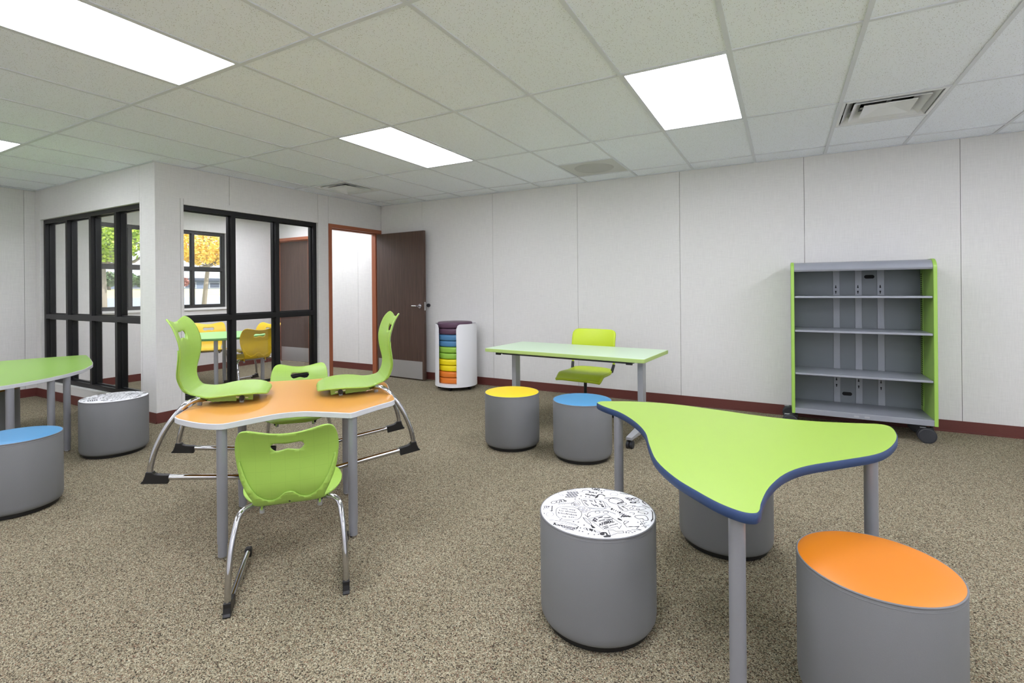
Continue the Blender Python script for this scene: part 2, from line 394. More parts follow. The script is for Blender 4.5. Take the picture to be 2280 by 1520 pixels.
# left / outside wall with the ribbon window
WX = dict(y0=-2.50, y1=-.675, z0=1.03, z1=2.275)
bm = BM()
core(bm, XL-.2, XL-.012, YF-.2, WX['y0'], -.15, ZT); core(bm, XL-.2, XL-.012, WX['y1'], YO+.3, -.15, ZT); core(bm, XL-.2, XL-.012, WX['y0'], WX['y1'], -.15, WX['z0']); core(bm, XL-.2, XL-.012, WX['y0'], WX['y1'], WX['z1'], ZT)
wl_ = struct(link_mesh('wall_left', bm, 'wall'), 'outside wall of pale grey panels at the far left', 'wall')
panel_wall(wl_, 'x', XL-.012, 1, [(YF, -6.82, 0, ZT), (-6.82, -5.62, 0, ZT), (-5.62, -4.42, 0, ZT), (-4.42, -3.223, 0, ZT), (-3.223, YC+.1, 0, ZT), (YC+.13, WX['y0'], 0, ZT), (WX['y0'], WX['y1'], 0, WX['z0']), (WX['y0'], WX['y1'], WX['z1'], ZT), (WX['y1'], YO, 0, ZT)])
# office back wall with door_2
DD = dict(x0=-2.83, x1=-1.84, z1=2.25)
bm = BM()
core(bm, XL-.2, DD['x0']+.02, YO, YO+.13, 0, ZT); core(bm, DD['x1']-.02, .1, YO, YO+.13, 0, ZT); core(bm, DD['x0']+.02, DD['x1']-.02, YO, YO+.13, DD['z1']-.02, ZT)
core(bm, -.012, .1, .1, YO+.01, 0, ZT)
wd_ = struct(link_mesh('wall_office_back', bm, 'wall'), 'bright pale grey wall seen through the doorway', 'wall')
panel_wall(wd_, 'y', YO+.0, -1, [(DD['x1'], -.7, 0, ZT), (-.7, -.013, 0, ZT)], th=.004)
M['wall_bounce_white'] = mat('bounce_white_paint', (240, 241, 242), .8)  # white chosen so the unseen walls bounce light up to the ceiling
struct(sbox('wall_right', 'wall_bounce_white', None, XR, XR+.2, YF-.2, .14, 0, ZT), 'unseen right wall, set close and white to bounce light onto the ceiling', 'wall')
struct(sbox('wall_rear', 'wall_bounce_white', None, XL-.2, XR+.2, YF-.2, YF, 0, ZT), 'unseen rear wall, set close and white to bounce light onto the ceiling', 'wall')
# baseboards
def baseboard(name, segs, label):
    bm = BM()
    for (x0, y0, x1, y1, nx, ny) in segs:
        t = .007; a = (min(x0, x1), max(x0, x1)); b = (min(y0, y1), max(y0, y1))
        if nx: box(bm, min(a[0], a[0]+nx*t), max(a[0], a[0]+nx*t), b[0], b[1], 0, .102); box(bm, min(a[0], a[0]+nx*.014), max(a[0], a[0]+nx*.014), b[0], b[1], 0, .012)
        else: box(bm, a[0], a[1], min(b[0], b[0]+ny*t), max(b[0], b[0]+ny*t), 0, .102); box(bm, a[0], a[1], min(b[0], b[0]+ny*.014), max(b[0], b[0]+ny*.014), 0, .012)
    return struct(link_mesh(name, bm, 'base'), label, 'baseboard')
baseboard('baseboard_back', [(0.02, 0, XR, 0, 0, -1)], 'dark red vinyl baseboard along the long back wall')
baseboard('baseboard_office_side', [(0, YC, 0, DA['y0'], 1, 0)], 'dark red vinyl baseboard below the window by the doorway')
baseboard('baseboard_office_front', [(XL, YC, .007, YC, 0, -1)], 'dark red vinyl baseboard below the tall black-framed window')
baseboard('baseboard_left', [(XL, YF, XL, YC-.007, 1, 0)], 'dark red vinyl baseboard along the outside wall')
baseboard('baseboard_office', [(XL, YC+.14, XL, YO, 1, 0), (DD['x1'], YO-.004, -.014, YO-.004, 0, -1)], 'dark red vinyl baseboard inside the small office')

# ------------------------------------------------------------------ ceiling
ceil = struct(sbox('ceiling', 'slab', None, XL-.2, XR+.2, YF-.2, YO+.3, ZT, ZT+.12), 'suspended ceiling of pale speckled tiles in a white grid', 'ceiling')
GX, GY, PX, PY = 2.1185, -3.973, .6096, 1.2192
def gx(k): return GX+k*PX
def gy(r): return GY+r*PY
LIGHTS = [(0, 1), (4, 1), (0, -1), (-5, -1), (4, -1), (8, 1), (8, -1), (0, -3), (4, -3), (8, -3), (-5, -3)]
HALF = {(-3, 2): 'vent', (6, 2): 'vent', (2, 2): 'speaker'}
Z0T = ZC+.006; TW = .012
tile_cache = {}
def tile(x0, x1, y0, y1):
    x0 += TW*.75; x1 -= TW*.75; y0 += TW*.75; y1 -= TW*.75
    if x1-x0 < .02 or y1-y0 < .02: return
    w, h = round(x1-x0, 4), round(y1-y0, 4)
    if (w, h) not in tile_cache:
        bm = BM(); box(bm, -w/2, w/2, -h/2, h/2, 0, .015); me = bpy.data.meshes.new('tile'); bm.to_mesh(me); bm.free(); me.materials.append(M['tile']); tile_cache[(w, h)] = me
    o = bpy.data.objects.new('ceiling_tile', tile_cache[(w, h)]); COL.objects.link(o); o.parent = ceil; o.location = ((x0+x1)/2, (y0+y1)/2, Z0T)
for k in range(-9, 10):
    for r in range(-5, 4):
        x0, x1, y0, y1 = max(gx(k), XL), min(gx(k+1), XR), max(gy(r), YF), min(gy(r+1), 0.0)
        if x1 <= x0 or y1 <= y0 or (k, r) in LIGHTS: continue
        if x1 <= 0:
            y1 = min(y1, YC)
            if y1 > y0: tile(x0, x1, y0, y1)
        elif x0 < 0:
            if y1 <= YC: tile(x0, x1, y0, y1)
            elif y0 >= YC: tile(0, x1, y0, y1)
            else: tile(x0, x1, y0, YC+TW); tile(0, x1, YC, y1)
        elif (k, r) in HALF:
            ym = (y0+y1)/2
            if HALF[(k, r)] == 'vent': tile(x0, x1, ym, y1)
            else: tile(x0, x1, y0, ym)
        else: tile(x0, x1, y0, y1)
def bar(x0, x1, y0, y1, dz=0.0): sbox('grid_bar', 'tee', ceil, x0, x1, y0, y1, ZC+dz, ZC+.02)
for k in range(-8, 12):
    x = gx(k)
    if XL+.02 < x < XR: bar(x-TW, x+TW, YF, (0.0 if x > 0 else YC), 0.0)
for r in range(-4, 4):
    y = gy(r)
    bar((XL if y < YC else 0.0), XR, y-TW, y+TW, .0004)
for (k, r) in HALF: bar(gx(k)+TW, gx(k+1)-TW, (gy(r)+gy(r+1))/2-TW, (gy(r)+gy(r+1))/2+TW, .0004)
# wall angles
for a in ((0, XR, -.022, 0), (0, .022, YC, 0), (XL, .022, YC-.022, YC), (XL, XL+.022, YF, YC)): bar(*a, dz=-.0006)
struct(sbox('ceiling_office', 'tile', None, XL, -.13, YC+.13, YO, ZC, ZC+.05), 'pale ceiling of the small office', 'ceiling')

def ceiling_light(k, r, label, group=None):
    x0, x1, y0, y1 = gx(k)+TW, gx(k+1)-TW, gy(r)+TW, gy(r+1)-TW
    t = thing('ceiling_light', label, 'ceiling light', ((x0+x1)/2, (y0+y1)/2, ZC), 0, group)
    hx, hy = (x1-x0)/2, (y1-y0)/2; f = .012
    bm = BM(); ring_prism(bm, [(-hx, -hy), (hx, -hy), (hx, hy), (-hx, hy)], f, .0, .03, .001); link_mesh('frame', bm, 'tee', t)
    sbox('diffuser', 'lamp', t, -hx+f, hx-f, -hy+f, hy-f, .004, .008)
    sbox('housing', 'vent', t, -hx, hx, -hy, hy, .03, .09)
LL = {(0, 1): 'lit rectangular ceiling light nearest the corner by the open door', (4, 1): 'lit rectangular ceiling light between the round speaker and the square air vent by the bookcase',
      (0, -1): 'large lit rectangular ceiling light above the orange table', (-5, -1): 'lit rectangular ceiling light above the left green table, in front of the office window'}
for kr in LIGHTS: ceiling_light(kr[0], kr[1], LL.get(kr, 'unseen rectangular ceiling light added over the rear to light the room'), None if kr in LL else 'unseen rear ceiling lights')  # unlisted ones are unseen, added along the grid pattern to light the room
def office_light(x, y):
    t = thing('ceiling_light', 'lit rectangular ceiling light inside the small office', 'ceiling light', (x, y, ZC-.03), 0, 'office ceiling lights')
    bm = BM(); ring_prism(bm, [(-.3, -.6), (.3, -.6), (.3, .6), (-.3, .6)], .012, 0, .03, .001); link_mesh('frame', bm, 'tee', t)
    sbox('diffuser', 'lamp_office', t, -.288, .288, -.588, .588, .008, .012)
office_light(-1.0, -2.25); office_light(-1.9, -.75); office_light(-.75, -.62)

def vent(k, label):
    x0, x1, y0 = gx(k)+TW, gx(k+1)-TW, gy(2)+TW; y1 = (gy(2)+gy(3))/2-TW
    t = thing('air_vent', label, 'air vent', ((x0+x1)/2, (y0+y1)/2, ZC)); h = (x1-x0)/2; hy = (y1-y0)/2
    def sq(s, sy=None): sy = s if sy is None else sy; return [(-s, -sy), (s, -sy), (s, sy), (-s, sy)]
    bm = BM(); ring_prism(bm, sq(h, hy), .03, 0, .012, .002); link_mesh('frame', bm, 'vent', t)
    def louver(so, zo, si, zi):
        bm = BM(); a = [bm.verts.new((p[0], p[1], zo)) for p in sq(so)]; b = [bm.verts.new((p[0], p[1], zi)) for p in sq(si)]
        for i in range(4): bm.faces.new((a[i], a[(i+1) % 4], b[(i+1) % 4], b[i]))
        o = link_mesh('louver', bm, 'vent', t); md = o.modifiers.new('solid', 'SOLIDIFY'); md.thickness = .004; return o
    louver(h-.03, .004, h-.085, .075)
    louver(h-.075, .002, h-.135, .06)
    bm = BM(); b0 = [bm.verts.new((p[0], p[1], .002)) for p in sq(h-.14)]; c = [bm.verts.new((p[0], p[1], .03)) for p in sq(.05)]
    for i in range(4): bm.faces.new((b0[i], b0[(i+1) % 4], c[(i+1) % 4], c[i]))
    bm.faces.new(c); o = link_mesh('center_plate', bm, 'vent', t); md = o.modifiers.new('solid', 'SOLIDIFY'); md.thickness = .004
    bm = BM(); lathe(bm, [(.15, .08), (.15, .14)], 32, cap=False); bm.faces.new([bm.verts.new((.15*math.cos(2*PI*i/32), .15*math.sin(2*PI*i/32), .14)) for i in range(32)]); link_mesh('duct', bm, 'duct', t)
    bm = BM(); ring_prism(bm, sq(h-.02, hy-.02), .1, .08, .084, .001); link_mesh('back_pan', bm, 'vent', t)
    bm = BM(); box(bm, -.012, .012, -.16, .16, .03, .034); box(bm, -.16, .16, -.012, .012, .03, .034); link_mesh('bracket', bm, 'vent', t)
vent(-3, 'square louvered ceiling vent near the corner with the open door')
vent(6, 'square louvered ceiling vent above the bookcase')
t = thing('ceiling_speaker', 'square grey ceiling panel with a round speaker grille', 'speaker', ((gx(2)+gx(3))/2, gy(3)-PY/4, ZC))
sbox('panel', 'grille', t, -.29, .29, -.29, .29, .004, .014)
single('speaker_grille', 'grille2', t, lambda bm: lathe(bm, [(0, -.006), (.12, -.005), (.20, -.001), (.21, .006)], 40), True)

# ------------------------------------------------------------------ windows
def frame_window(name, label, along, fixed, din, a0, a1, z0, z1, muls, rail, trim=None, dep=.10, w=.05):
    """storefront window: members run along 'x' or 'y'; 'fixed' is the front face, din the depth direction"""
    root = sempty(name, label, 'window')
    def b(n, m, p0, p1, q0, q1, f0=0.0, f1=dep):
        lo, hi = sorted((fixed+din*f0, fixed+din*f1)); bm = BM()
        if along == 'y': box(bm, lo, hi, p0, p1, q0, q1)
        else: box(bm, p0, p1, lo, hi, q0, q1)
        return link_mesh(n, bm, m, root)
    b('header', 'blackframe', a0, a1, z1-w, z1); b('sill_rail', 'blackframe', a0, a1, z0, z0+w)
    edges = [a0]+list(muls)+[a1-w]
    for i, m_ in enumerate(edges): b('jamb' if i in (0, len(edges)-1) else 'mullion', 'blackframe', m_, m_+w, z0+w, z1-w)
    for i in range(len(edges)-1):
        p, q = edges[i]+w, edges[i+1]
        b('rail', 'blackframe', p, q, rail, rail+w*1.15)
        for s0, s1 in ((z0+w, rail), (rail+w*1.15, z1-w)):
            pn = b('pane', 'glass', p, q, s0, s1, dep*.5-.003, dep*.5+.003)
            bm = BM(); g = .012; lo, hi = sorted((fixed+din*(dep*.5-.012), fixed+din*(dep*.5+.012)))
            for (u0, u1, q0, q1) in ((p, q, s0, s0+g), (p, q, s1-g, s1), (p, p+g, s0, s1), (q-g, q, s0, s1)):
                if along == 'y': box(bm, lo, hi, u0, u1, q0, q1)
                else: box(bm, u0, u1, lo, hi, q0, q1)
            st = link_mesh('glazing_bead', bm, 'blackframe', pn)
    return root
w1 = frame_window('window_1', 'black-framed interior window looking into the office, left of the open doorway', 'y', -.036, -1, -2.895, WA['y1'], WA['z0'], WA['z1'], [-2.33, -1.775], .975)
w2 = frame_window('window_2', 'tall black-framed interior window with four lights across, behind the left green table', 'x', YC+.034, 1, WC['x0'], WC['x1']+.045, WC['z0'], WC['z1'], [-2.10, -1.495, -.91], .975)
sbox('ledge', 'sill', w2, WC['x0'], WC['x1'], YC-.004, YC+.034, WC['z0']-.012, WC['z0']+.001)
sbox('ledge', 'sill', w1, -.036, .004, WA['y0'], WA['y1'], WA['z0']-.012, WA['z0']+.001)
muls = [-2.085, -1.65, -1.212]
w3 = frame_window('window_3', 'black-framed outside window of the office with trees and lawn beyond', 'y', XL-.05, -1, WX['y0'], WX['y1'], WX['z0'], WX['z1'], muls, 1.635, dep=.07, w=.045)
sbox('ledge', 'sill', w3, XL-.06, XL+.03, WX['y0']-.02, WX['y1']+.02, WX['z0']-.03, WX['z0']+.002)

# ------------------------------------------------------------------ doors
d1 = sempty('door_1', 'open brown laminate door with steel kick plate in a rust-brown frame', 'door')
def dframe(bm, y0, y1, z1, x0=-.145, x1=.012, w=.05):
    for yy in ((y0, y0+w), (y1-w, y1)): box(bm, x0, x1, yy[0], yy[1], 0, z1)
    box(bm, x0, x1, y0+w, y1-w, z1-w, z1)
    for yy in ((y0+w, y0+w+.016), (y1-w-.016, y1-w)): box(bm, x0+.03, x1-.06, yy[0], yy[1], 0, z1-w)
    box(bm, x0+.03, x1-.06, y0+w+.016, y1-w-.016, z1-w-.016, z1-w)
single('door_frame', 'doorframe', d1, lambda bm: dframe(bm, DA['y0'], DA['y1'], DA['z1']))
# leaf local: x from hinge along the leaf, y thickness
HX, HY, HA = .016, -.066, R(-2.9); LW, LH = .935, 2.135
leaf = sbox('door_leaf', 'doorleaf', d1, 0, LW, -.045, 0, .012, LH, bev=.002); leaf.location = (HX, HY, 0); leaf.rotation_euler = (0, 0, HA)
sbox('kick_plate', 'steel', leaf, .03, LW-.035, -.0475, -.0452, .02, .27)
def lever(bm, side):
    y0 = -.045 if side < 0 else 0.0; s = side
    cyl(bm, (LW-.07, y0, 1.062), (LW-.07, y0+s*.012, 1.062), .032, 24); cyl(bm, (LW-.07, y0, 1.062), (LW-.07, y0+s*.05, 1.062), .011, 14)
    tube(bm, fillet([(LW-.07, y0+s*.05, 1.062), (LW-.10, y0+s*.056, 1.062), (LW-.185, y0+s*.05, 1.062)], .02), .0095, 12)
single('lever_handle', 'chrome', leaf, lambda bm: lever(bm, -1), True, R(40)); single('lever_handle', 'chrome', leaf, lambda bm: lever(bm, 1), True, R(40))
sbox('latch_plate', 'steel', leaf, LW-.001, LW+.0015, -.035, -.01, 1.0, 1.12)
for z in (.2, 1.07, 1.95): single('hinge', 'steel', leaf, lambda bm: cyl(bm, (-.006, .004, z-.05), (-.006, .004, z+.05), .007, 10))
ws = thing('wall_stop', 'small dark round door stop on the back wall beside the door lever', 'door stop', (.918, 0, 1.068))
single('stop_body', 'dark_metal', ws, lambda bm: (cyl(bm, (0, -.004, 0), (0, -.028, 0), .026, 20), cyl(bm, (0, -.028, 0), (0, -.04, 0), .018, 20)), True, R(40))
d2 = sempty('door_2', 'closed brown laminate door with rust-brown frame inside the office', 'door')
bm = BM(); dframe(bm, 0, .99, DD['z1'], -.14, .012)
o = link_mesh('door_frame', bm, 'doorframe', d2); o.rotation_euler = (0, 0, R(-90)); o.location = (DD['x0'], YO-.006, 0)
lf2 = sbox('door_leaf', 'doorleaf', d2, DD['x0']+.052, DD['x1']-.052, YO+.075, YO+.118, .012, DD['z1']-.055)
sbox('kick_plate', 'steel', lf2, DD['x0']+.09, DD['x1']-.09, YO+.0725, YO+.0748, .02, .27)

# ------------------------------------------------------------------ stacking chairs
PROF = [(-.022,.745),(.012,.70),(.044,.632),(.056,.58),(.060,.52),(.062,.468),(.073,.429),(.088,.404),(.112,.387),(.175,.384),(.24,.396),(.31,.409),(.38,.416),(.42,.410),(.438,.400)]
_pp = catmull(PROF, 10, closed=False); _L = [0.0]
for a, b in zip(_pp, _pp[1:]): _L.append(_L[-1]+math.hypot(b[0]-a[0], b[1]-a[1]))
LT = _L[-1]
def prof(l):
    l = max(0, min(LT-1e-6, l)); i = 0
    lo, hi = 0, len(_L)-1
    while hi-lo > 1:
        m = (lo+hi)//2
        if _L[m] <= l: lo = m
        else: hi = m
    t = (l-_L[lo])/max(1e-9, _L[lo+1]-_L[lo]); a, b = _pp[lo], _pp[lo+1]
    dx, dz = b[0]-a[0], b[1]-a[1]; n = math.hypot(dx, dz)
    return a[0]+dx*t, a[1]+dz*t, -dz/n, dx/n      # y, z and the sitter-side normal
def smooth01(a, b, x):
    t = max(0, min(1, (x-a)/(b-a))); return t*t*(3-2*t)
def shell_pt(x, l, off=0.0):
    y, z, ny, nz = prof(l)
    # averaged normal for a smooth sweep
    _, _, n1y, n1z = prof(l-.012); _, _, n2y, n2z = prof(l+.012); ny, nz = (ny+n1y+n2y)/3, (nz+n1z+n2z)/3; q = math.hypot(ny, nz); ny /= q; nz /= q
    c = .030*(1-smooth01(.24, .42, l))+.012*smooth01(.40, .5, l)*(1-smooth01(.62, .73, l))
    d = -c*(1-(x/.2)**2)+off
    return (x, y+ny*d, z+nz*d)
HALFO = [(0,.017),(.05,.0145),(.09,.007),(.12,.002),(.145,.0),(.168,.010),(.184,.035),(.195,.08),(.199,.13),(.194,.19),(.182,.25),(.162,.30),(.145,.34),(.138,.37),(.139,.40),(.150,.43),(.175,.465),(.200,.51),(.21,.56),(.205,.61),(.190,.655),(.160,.695),(.12,.72),(.07,.732),(0,.736)]
def mirror_closed(h): return h+[(-x, y) for x, y in h[-2:0:-1]]
OUT2 = catmull(mirror_closed([(x, min(l, LT-.001)) for x, l in HALFO]), 4)
HOLE = catmull([(-.045,.074),(0,.078),(.045,.074),(.061,.085),(.063,.102),(.047,.120),(.026,.118),(0,.111),(-.026,.118),(-.047,.120),(-.063,.102),(-.061,.085)], 4)
def sheet(outl, hole, offs, nx=18, nl=44, matname=None):
    """flat outline (x, length along the profile) cut into a grid and swept onto the chair profile"""
    bm = BM(); es = []
    for o in [outl]+([hole] if hole else []):
        vs = [bm.verts.new((p[0], p[1], 0)) for p in o]
        es += [bm.edges.new((vs[i], vs[(i+1) % len(vs)])) for i in range(len(vs))]
    bmesh.ops.triangle_fill(bm, edges=es, use_beauty=True, use_dissolve=False)
    xs = [p[0] for p in outl]; ys = [p[1] for p in outl]
    for i in range(1, nx): bmesh.ops.bisect_plane(bm, geom=bm.verts[:]+bm.edges[:]+bm.faces[:], plane_co=(min(xs)+(max(xs)-min(xs))*i/nx, 0, 0), plane_no=(1, 0, 0))
    for i in range(1, nl): bmesh.ops.bisect_plane(bm, geom=bm.verts[:]+bm.edges[:]+bm.faces[:], plane_co=(0, min(ys)+(max(ys)-min(ys))*i/nl, 0), plane_no=(0, 1, 0))
    uvl = bm.loops.layers.uv.new('UVMap')
    for f in bm.faces:
        for lp in f.loops: lp[uvl].uv = (lp.vert.co.x, lp.vert.co.y)
    for v in bm.verts: v.co = Vector(shell_pt(v.co.x, v.co.y, offs))
    bmesh.ops.dissolve_degenerate(bm, edges=bm.edges[:], dist=1e-5)
    bmesh.ops.recalc_face_normals(bm, faces=bm.faces[:])
    return bm
def make_chair(name, label, m, group):
    t = thing(name, label, 'chair', group=group)
    sh = link_mesh('seat_shell', sheet(OUT2, HOLE, 0.0), m, t, True)
    # make normals point to the sitter, then thicken to the back
    md = sh.modifiers.new('solid', 'SOLIDIFY'); md.thickness = .007; md.offset = 0; md.use_even_offset = False
    rib_in = [(-.183,.165),(-.172,.21),(-.152,.265),(-.12,.315),(-.085,.342),(-.062,.345),(-.04,.332),(-.02,.313),(0,.307),(.02,.313),(.04,.332),(.062,.345),(.085,.342),(.12,.315),(.152,.265),(.172,.21),(.183,.165)]
    rib_out = [(.190,.19),(.178,.25),(.158,.30),(.143,.335),(.136,.37),(.10,.385),(.05,.39),(0,.392)]
    rib = catmull(rib_in, 3, closed=False)+catmull(rib_out+[(-x, l) for x, l in rib_out[-2::-1]], 3, closed=False)
    rb = link_mesh('back_rib', sheet(rib, None, -.0065, 14, 14), m, sh, True)
    md = rb.modifiers.new('solid', 'SOLIDIFY'); md.thickness = .007; md.offset = 0
    r = .0125
    path = fillet([(.225,.47,.026),(.225,.008,.026),(.224,.012,.13),(.218,.045,.255),(.198,.115,.372),(.12,.178,.366),(-.12,.178,.366),(-.198,.115,.372),(-.218,.045,.255),(-.224,.012,.13),(-.225,.008,.026),(-.225,.47,.026)], [0,.04,.06,.07,.075,.05,.05,.075,.07,.06,.04,0], 6)
    single('frame', 'chrome', t, lambda bm: tube(bm, path, r, 12), True, R(50))
    fp = [(-.016,0),(.088,0),(.088,.039),(.060,.0395),(.042,.041),(.030,.045),(.0235,.053),(-.0035,.052),(-.0050,.034),(-.010,.014),(-.017,.005)]
    for s in (1, -1):
        def foot(bm):
            a = [bm.verts.new((s*.225-.0142, p[0], p[1])) for p in fp]; b = [bm.verts.new((s*.225+.0142, p[0], p[1])) for p in fp]
            for i in range(len(fp)): bm.faces.new((a[i], a[(i+1) % len(fp)], b[(i+1) % len(fp)], b[i]))
            bm.faces.new(a[::-1]); bm.faces.new(b); bmesh.ops.recalc_face_normals(bm, faces=bm.faces[:])
        f = single('glide', 'black', t, foot); md = f.modifiers.new('bev', 'BEVEL'); md.width = .004; md.segments = 2
        c = single('end_cap', 'black', t, lambda bm: box(bm, s*.225-.0155, s*.225+.0155, .452, .492, 0, .042)); md = c.modifiers.new('bev', 'BEVEL'); md.width = .008; md.segments = 3
        def rail(bm):
            n = 10; pr = []
            for i in range(n+1):
                y = .135+(.375-.135)*i/n; zt = .372+.012*smooth01(.135, .30, y)+(.010 if y > .3 else 0); pr.append((y, zt))
            for (ya, za), (yb, zb) in zip(pr, pr[1:]): box(bm, s*.117-.004, s*.117+.004, ya, yb, za-.022, max(za, zb)+.004)
        single('seat_rail', m, t, rail)
        for (y, z0, z1) in ((.147, .334, .356), (.327, .357, .380)):
            single('bumper', 'clear', t, lambda bm: cyl(bm, (s*.117, y, z0), (s*.117, y, z1), .0105, 16), True, R(40))
        single('rod_cap', 'black', t, lambda bm: cyl(bm, (s*.121, .327, .379), (s*.134, .327, .379), .0125, 18), True, R(40))
        sbox('clip', 'chrome', t, s*.117-.006, s*.117+.006, .300, .354, .380, .3835); sbox('clip', 'chrome', t, s*.117-.012, s*.117+.012, .158, .198, .353, .3565)
    single('cross_rod', 'chrome', t, lambda bm: cyl(bm, (-.121, .327, .379), (.121, .327, .379), .006, 10), True, R(40))
    single('screw', 'dark_metal', sh, lambda bm: cyl(bm, Vector(shell_pt(0, .36, -.012)), Vector(shell_pt(0, .36, -.002)), .004, 10))
    return t
def pose(t, x, y, th, dz=0.0, pitch=0.0, s=1.0):
    t.location = (x, y, dz); t.rotation_euler = (-pitch, 0, th-PI/2); t.scale = (s, s, s)
CG = 'lime green chairs at the orange table'
c0 = make_chair('school_chair', 'lime green chair tucked under the orange table, its back turned to the open floor', 'chair_green', CG)
pose(c0, 3.613, -4.351, R(137.7))
c1 = dup(c0, 'lime green chair hung by its seat on the orange table, beside the white corner column'); pose(c1, 2.314, -4.194, .852, .302+.002, .13, 1.148)
c2 = dup(c0, 'lime green chair hung on the orange table, on the side towards the open door'); pose(c2, 3.224, -3.149, -2.246, .306, .144, 1.148)
c3 = dup(c0, 'lime green chair on the floor behind the orange table, facing the room'); pose(c3, 2.185, -3.175, R(-43.5))
cy = make_chair('school_chair', 'yellow chair in the office with its back to the window', 'chair_yellow', 'yellow office chairs')
pose(cy, -.47, -1.70, R(168), 0, 0, 1.12)
y2 = dup(cy, 'yellow chair at the office table below the outside window'); pose(y2, -2.2, -1.36, R(-28), 0, 0, 1.12)
y3 = dup(cy, 'yellow chair at the office table on the side of the closed brown door'); pose(y3, -1.30, -.98, R(-82), 0, 0, 1.12)

# ------------------------------------------------------------------ tables
def leg_parts(t, x, y, ztop, rr=.0235, mleg='grey_leg', col=.074):
    lg = single('leg', mleg, t, lambda bm: lathe(bm, [(rr, col), (rr, ztop)], 24, (x, y)), True, R(40))
    single('leg_insert', mleg, lg, lambda bm: lathe(bm, [(rr*.90, .012), (rr*.90, col+.01)], 24, (x, y)), True, R(40))
    single('foot_glide', 'chrome', lg, lambda bm: lathe(bm, [(rr*.75, 0), (rr*.8, .006), (rr*.7, .013)], 20, (x, y)), True, R(40))
    return lg
# orange table, local axes a / b
TO = R(47.7); tc_ = (2.8415, -3.6978)
t = thing('activity_table', 'orange-topped table with light grey edge and wavy front, four green chairs around it', 'table', (tc_[0], tc_[1], 0), TO)
hf = [(0, -.424), (.06, -.430), (.11, -.452), (.2, -.503), (.27, -.545)]
front = [(-x, y) for x, y in hf[::-1][:-1]]+hf
oo = [(-.55, -.33), (-.45, -.452), (-.36, -.527), (-.30, -.553)]+[(x, y) for x, y in front]+[(.30, -.553), (.36, -.497), (.45, -.41), (.53, -.335), (.54, -.24), (.535, .0), (.53, .25), (.44, .45), (.32, .585), (0, .575), (-.32, .585), (-.44, .45), (-.53, .25), (-.54, 0), (-.555, -.24)]
oo = roundpoly(catmull(oo, 3), .01, 2)
single('tabletop', 'orange_top', t, lambda bm: prism(bm, offset(oo, .004), .634, .660, .001))
single('edge_band', 'grey_edge', t, lambda bm: ring_prism(bm, oo, .0042, .631, .6598, .0025))
for (x, y) in ((-.304, -.515), (.300, -.513), (.271, .069), (-.319, .081)): leg_parts(t, x, y, .632)
# lime table with three horns
px = [(1329,897),(1334,893.5),(1352,892.5),(1420,893.5),(1500,899),(1600,912),(1700,926),(1800,936),(1900,941),(1955,943),(1983,949),(1996,962),(1998,978),(1982,998),(1950,1012),(1880,1024),(1800,1037),(1750,1055),(1715,1085),(1698,1118),(1694,1136),(1682,1143),(1650,1139),(1600,1120),(1550,1093),(1500,1062),(1460,1025),(1444,990),(1435,962),(1412,938),(1380,918),(1345,905)]
wp = [at_z(u, v, .66) for u, v in px]
cx, cy_ = 5.2, -3.4
oo = catmull([(p.x-cx, p.y-cy_) for p in wp], 4); oo = ccw(oo)
t = thing('activity_table', 'lime green three-horned wavy table with dark blue edge', 'table', (cx, cy_, 0))
single('tabletop', 'green_top', t, lambda bm: prism(bm, offset(oo, .0035), .632, .660, .001))
single('edge_band', 'blue_edge', t, lambda bm: ring_prism(bm, oo, .0036, .628, .6597, .004), True, R(50))
for u, v in ((1641, 1143), (1373, 926), (1946, 1020)):
    p = at_z(u, v, .628); p.x, p.y = p.x+(cx-p.x)*.02, p.y+(cy_-p.y)*.02; leg_parts(t, p.x-cx, p.y-cy_, .630)
# left green table
ZL = .64
px = [(-140,815),(-60,808.5),(0,803.5),(60,798.8),(120,794.5),(180,790.3),(193,790),(200,796),(207,806),(207,811),(190,821),(150,832),(100,843),(50,852),(0,860),(-70,868),(-150,874),(-230,872),(-250,862),(-230,840)]
wp = [at_z(u, v, ZL) for u, v in px]; cx, cy_ = -.2, -4.3
oo = roundpoly([(p.x-cx, p.y-cy_) for p in wp], .06, 4); oo = ccw(oo)
t = thing('activity_table', 'green-topped table with curved grey edge in front of the tall black-framed window', 'table', (cx, cy_, 0))
single('tabletop', 'leaf_top', t, lambda bm: prism(bm, offset(oo, .004), ZL-.026, ZL, .001))
single('edge_band', 'grey_edge', t, lambda bm: ring_prism(bm, oo, .0042, ZL-.029, ZL-.0003, .0025))
for u, v in ((158, 838), (121, 847), (25, 866)):
    p = at_z(u, v, ZL-.03); dvec = Vector((cx-p.x, cy_-p.y)).normalized()*.03; leg_parts(t, p.x+dvec.x-cx, p.y+dvec.y-cy_, ZL-.028)
# office table
t = thing('round_table', 'green-topped round table in the office with yellow chairs', 'table', (-1.16, -1.80, 0))
oo = [(.6*math.cos(2*PI*i/48), .6*math.sin(2*PI*i/48)) for i in range(48)]
single('tabletop', 'mint_top', t, lambda bm: prism(bm, offset(oo, .004), .694, .72, .001)); single('edge_band', 'mint_edge', t, lambda bm: ring_prism(bm, oo, .0042, .691, .7197, .002), True, R(50))
for a in (-36, 54, 144, 234): leg_parts(t, .5*math.cos(R(a)), .5*math.sin(R(a)), .692, mleg='silver')

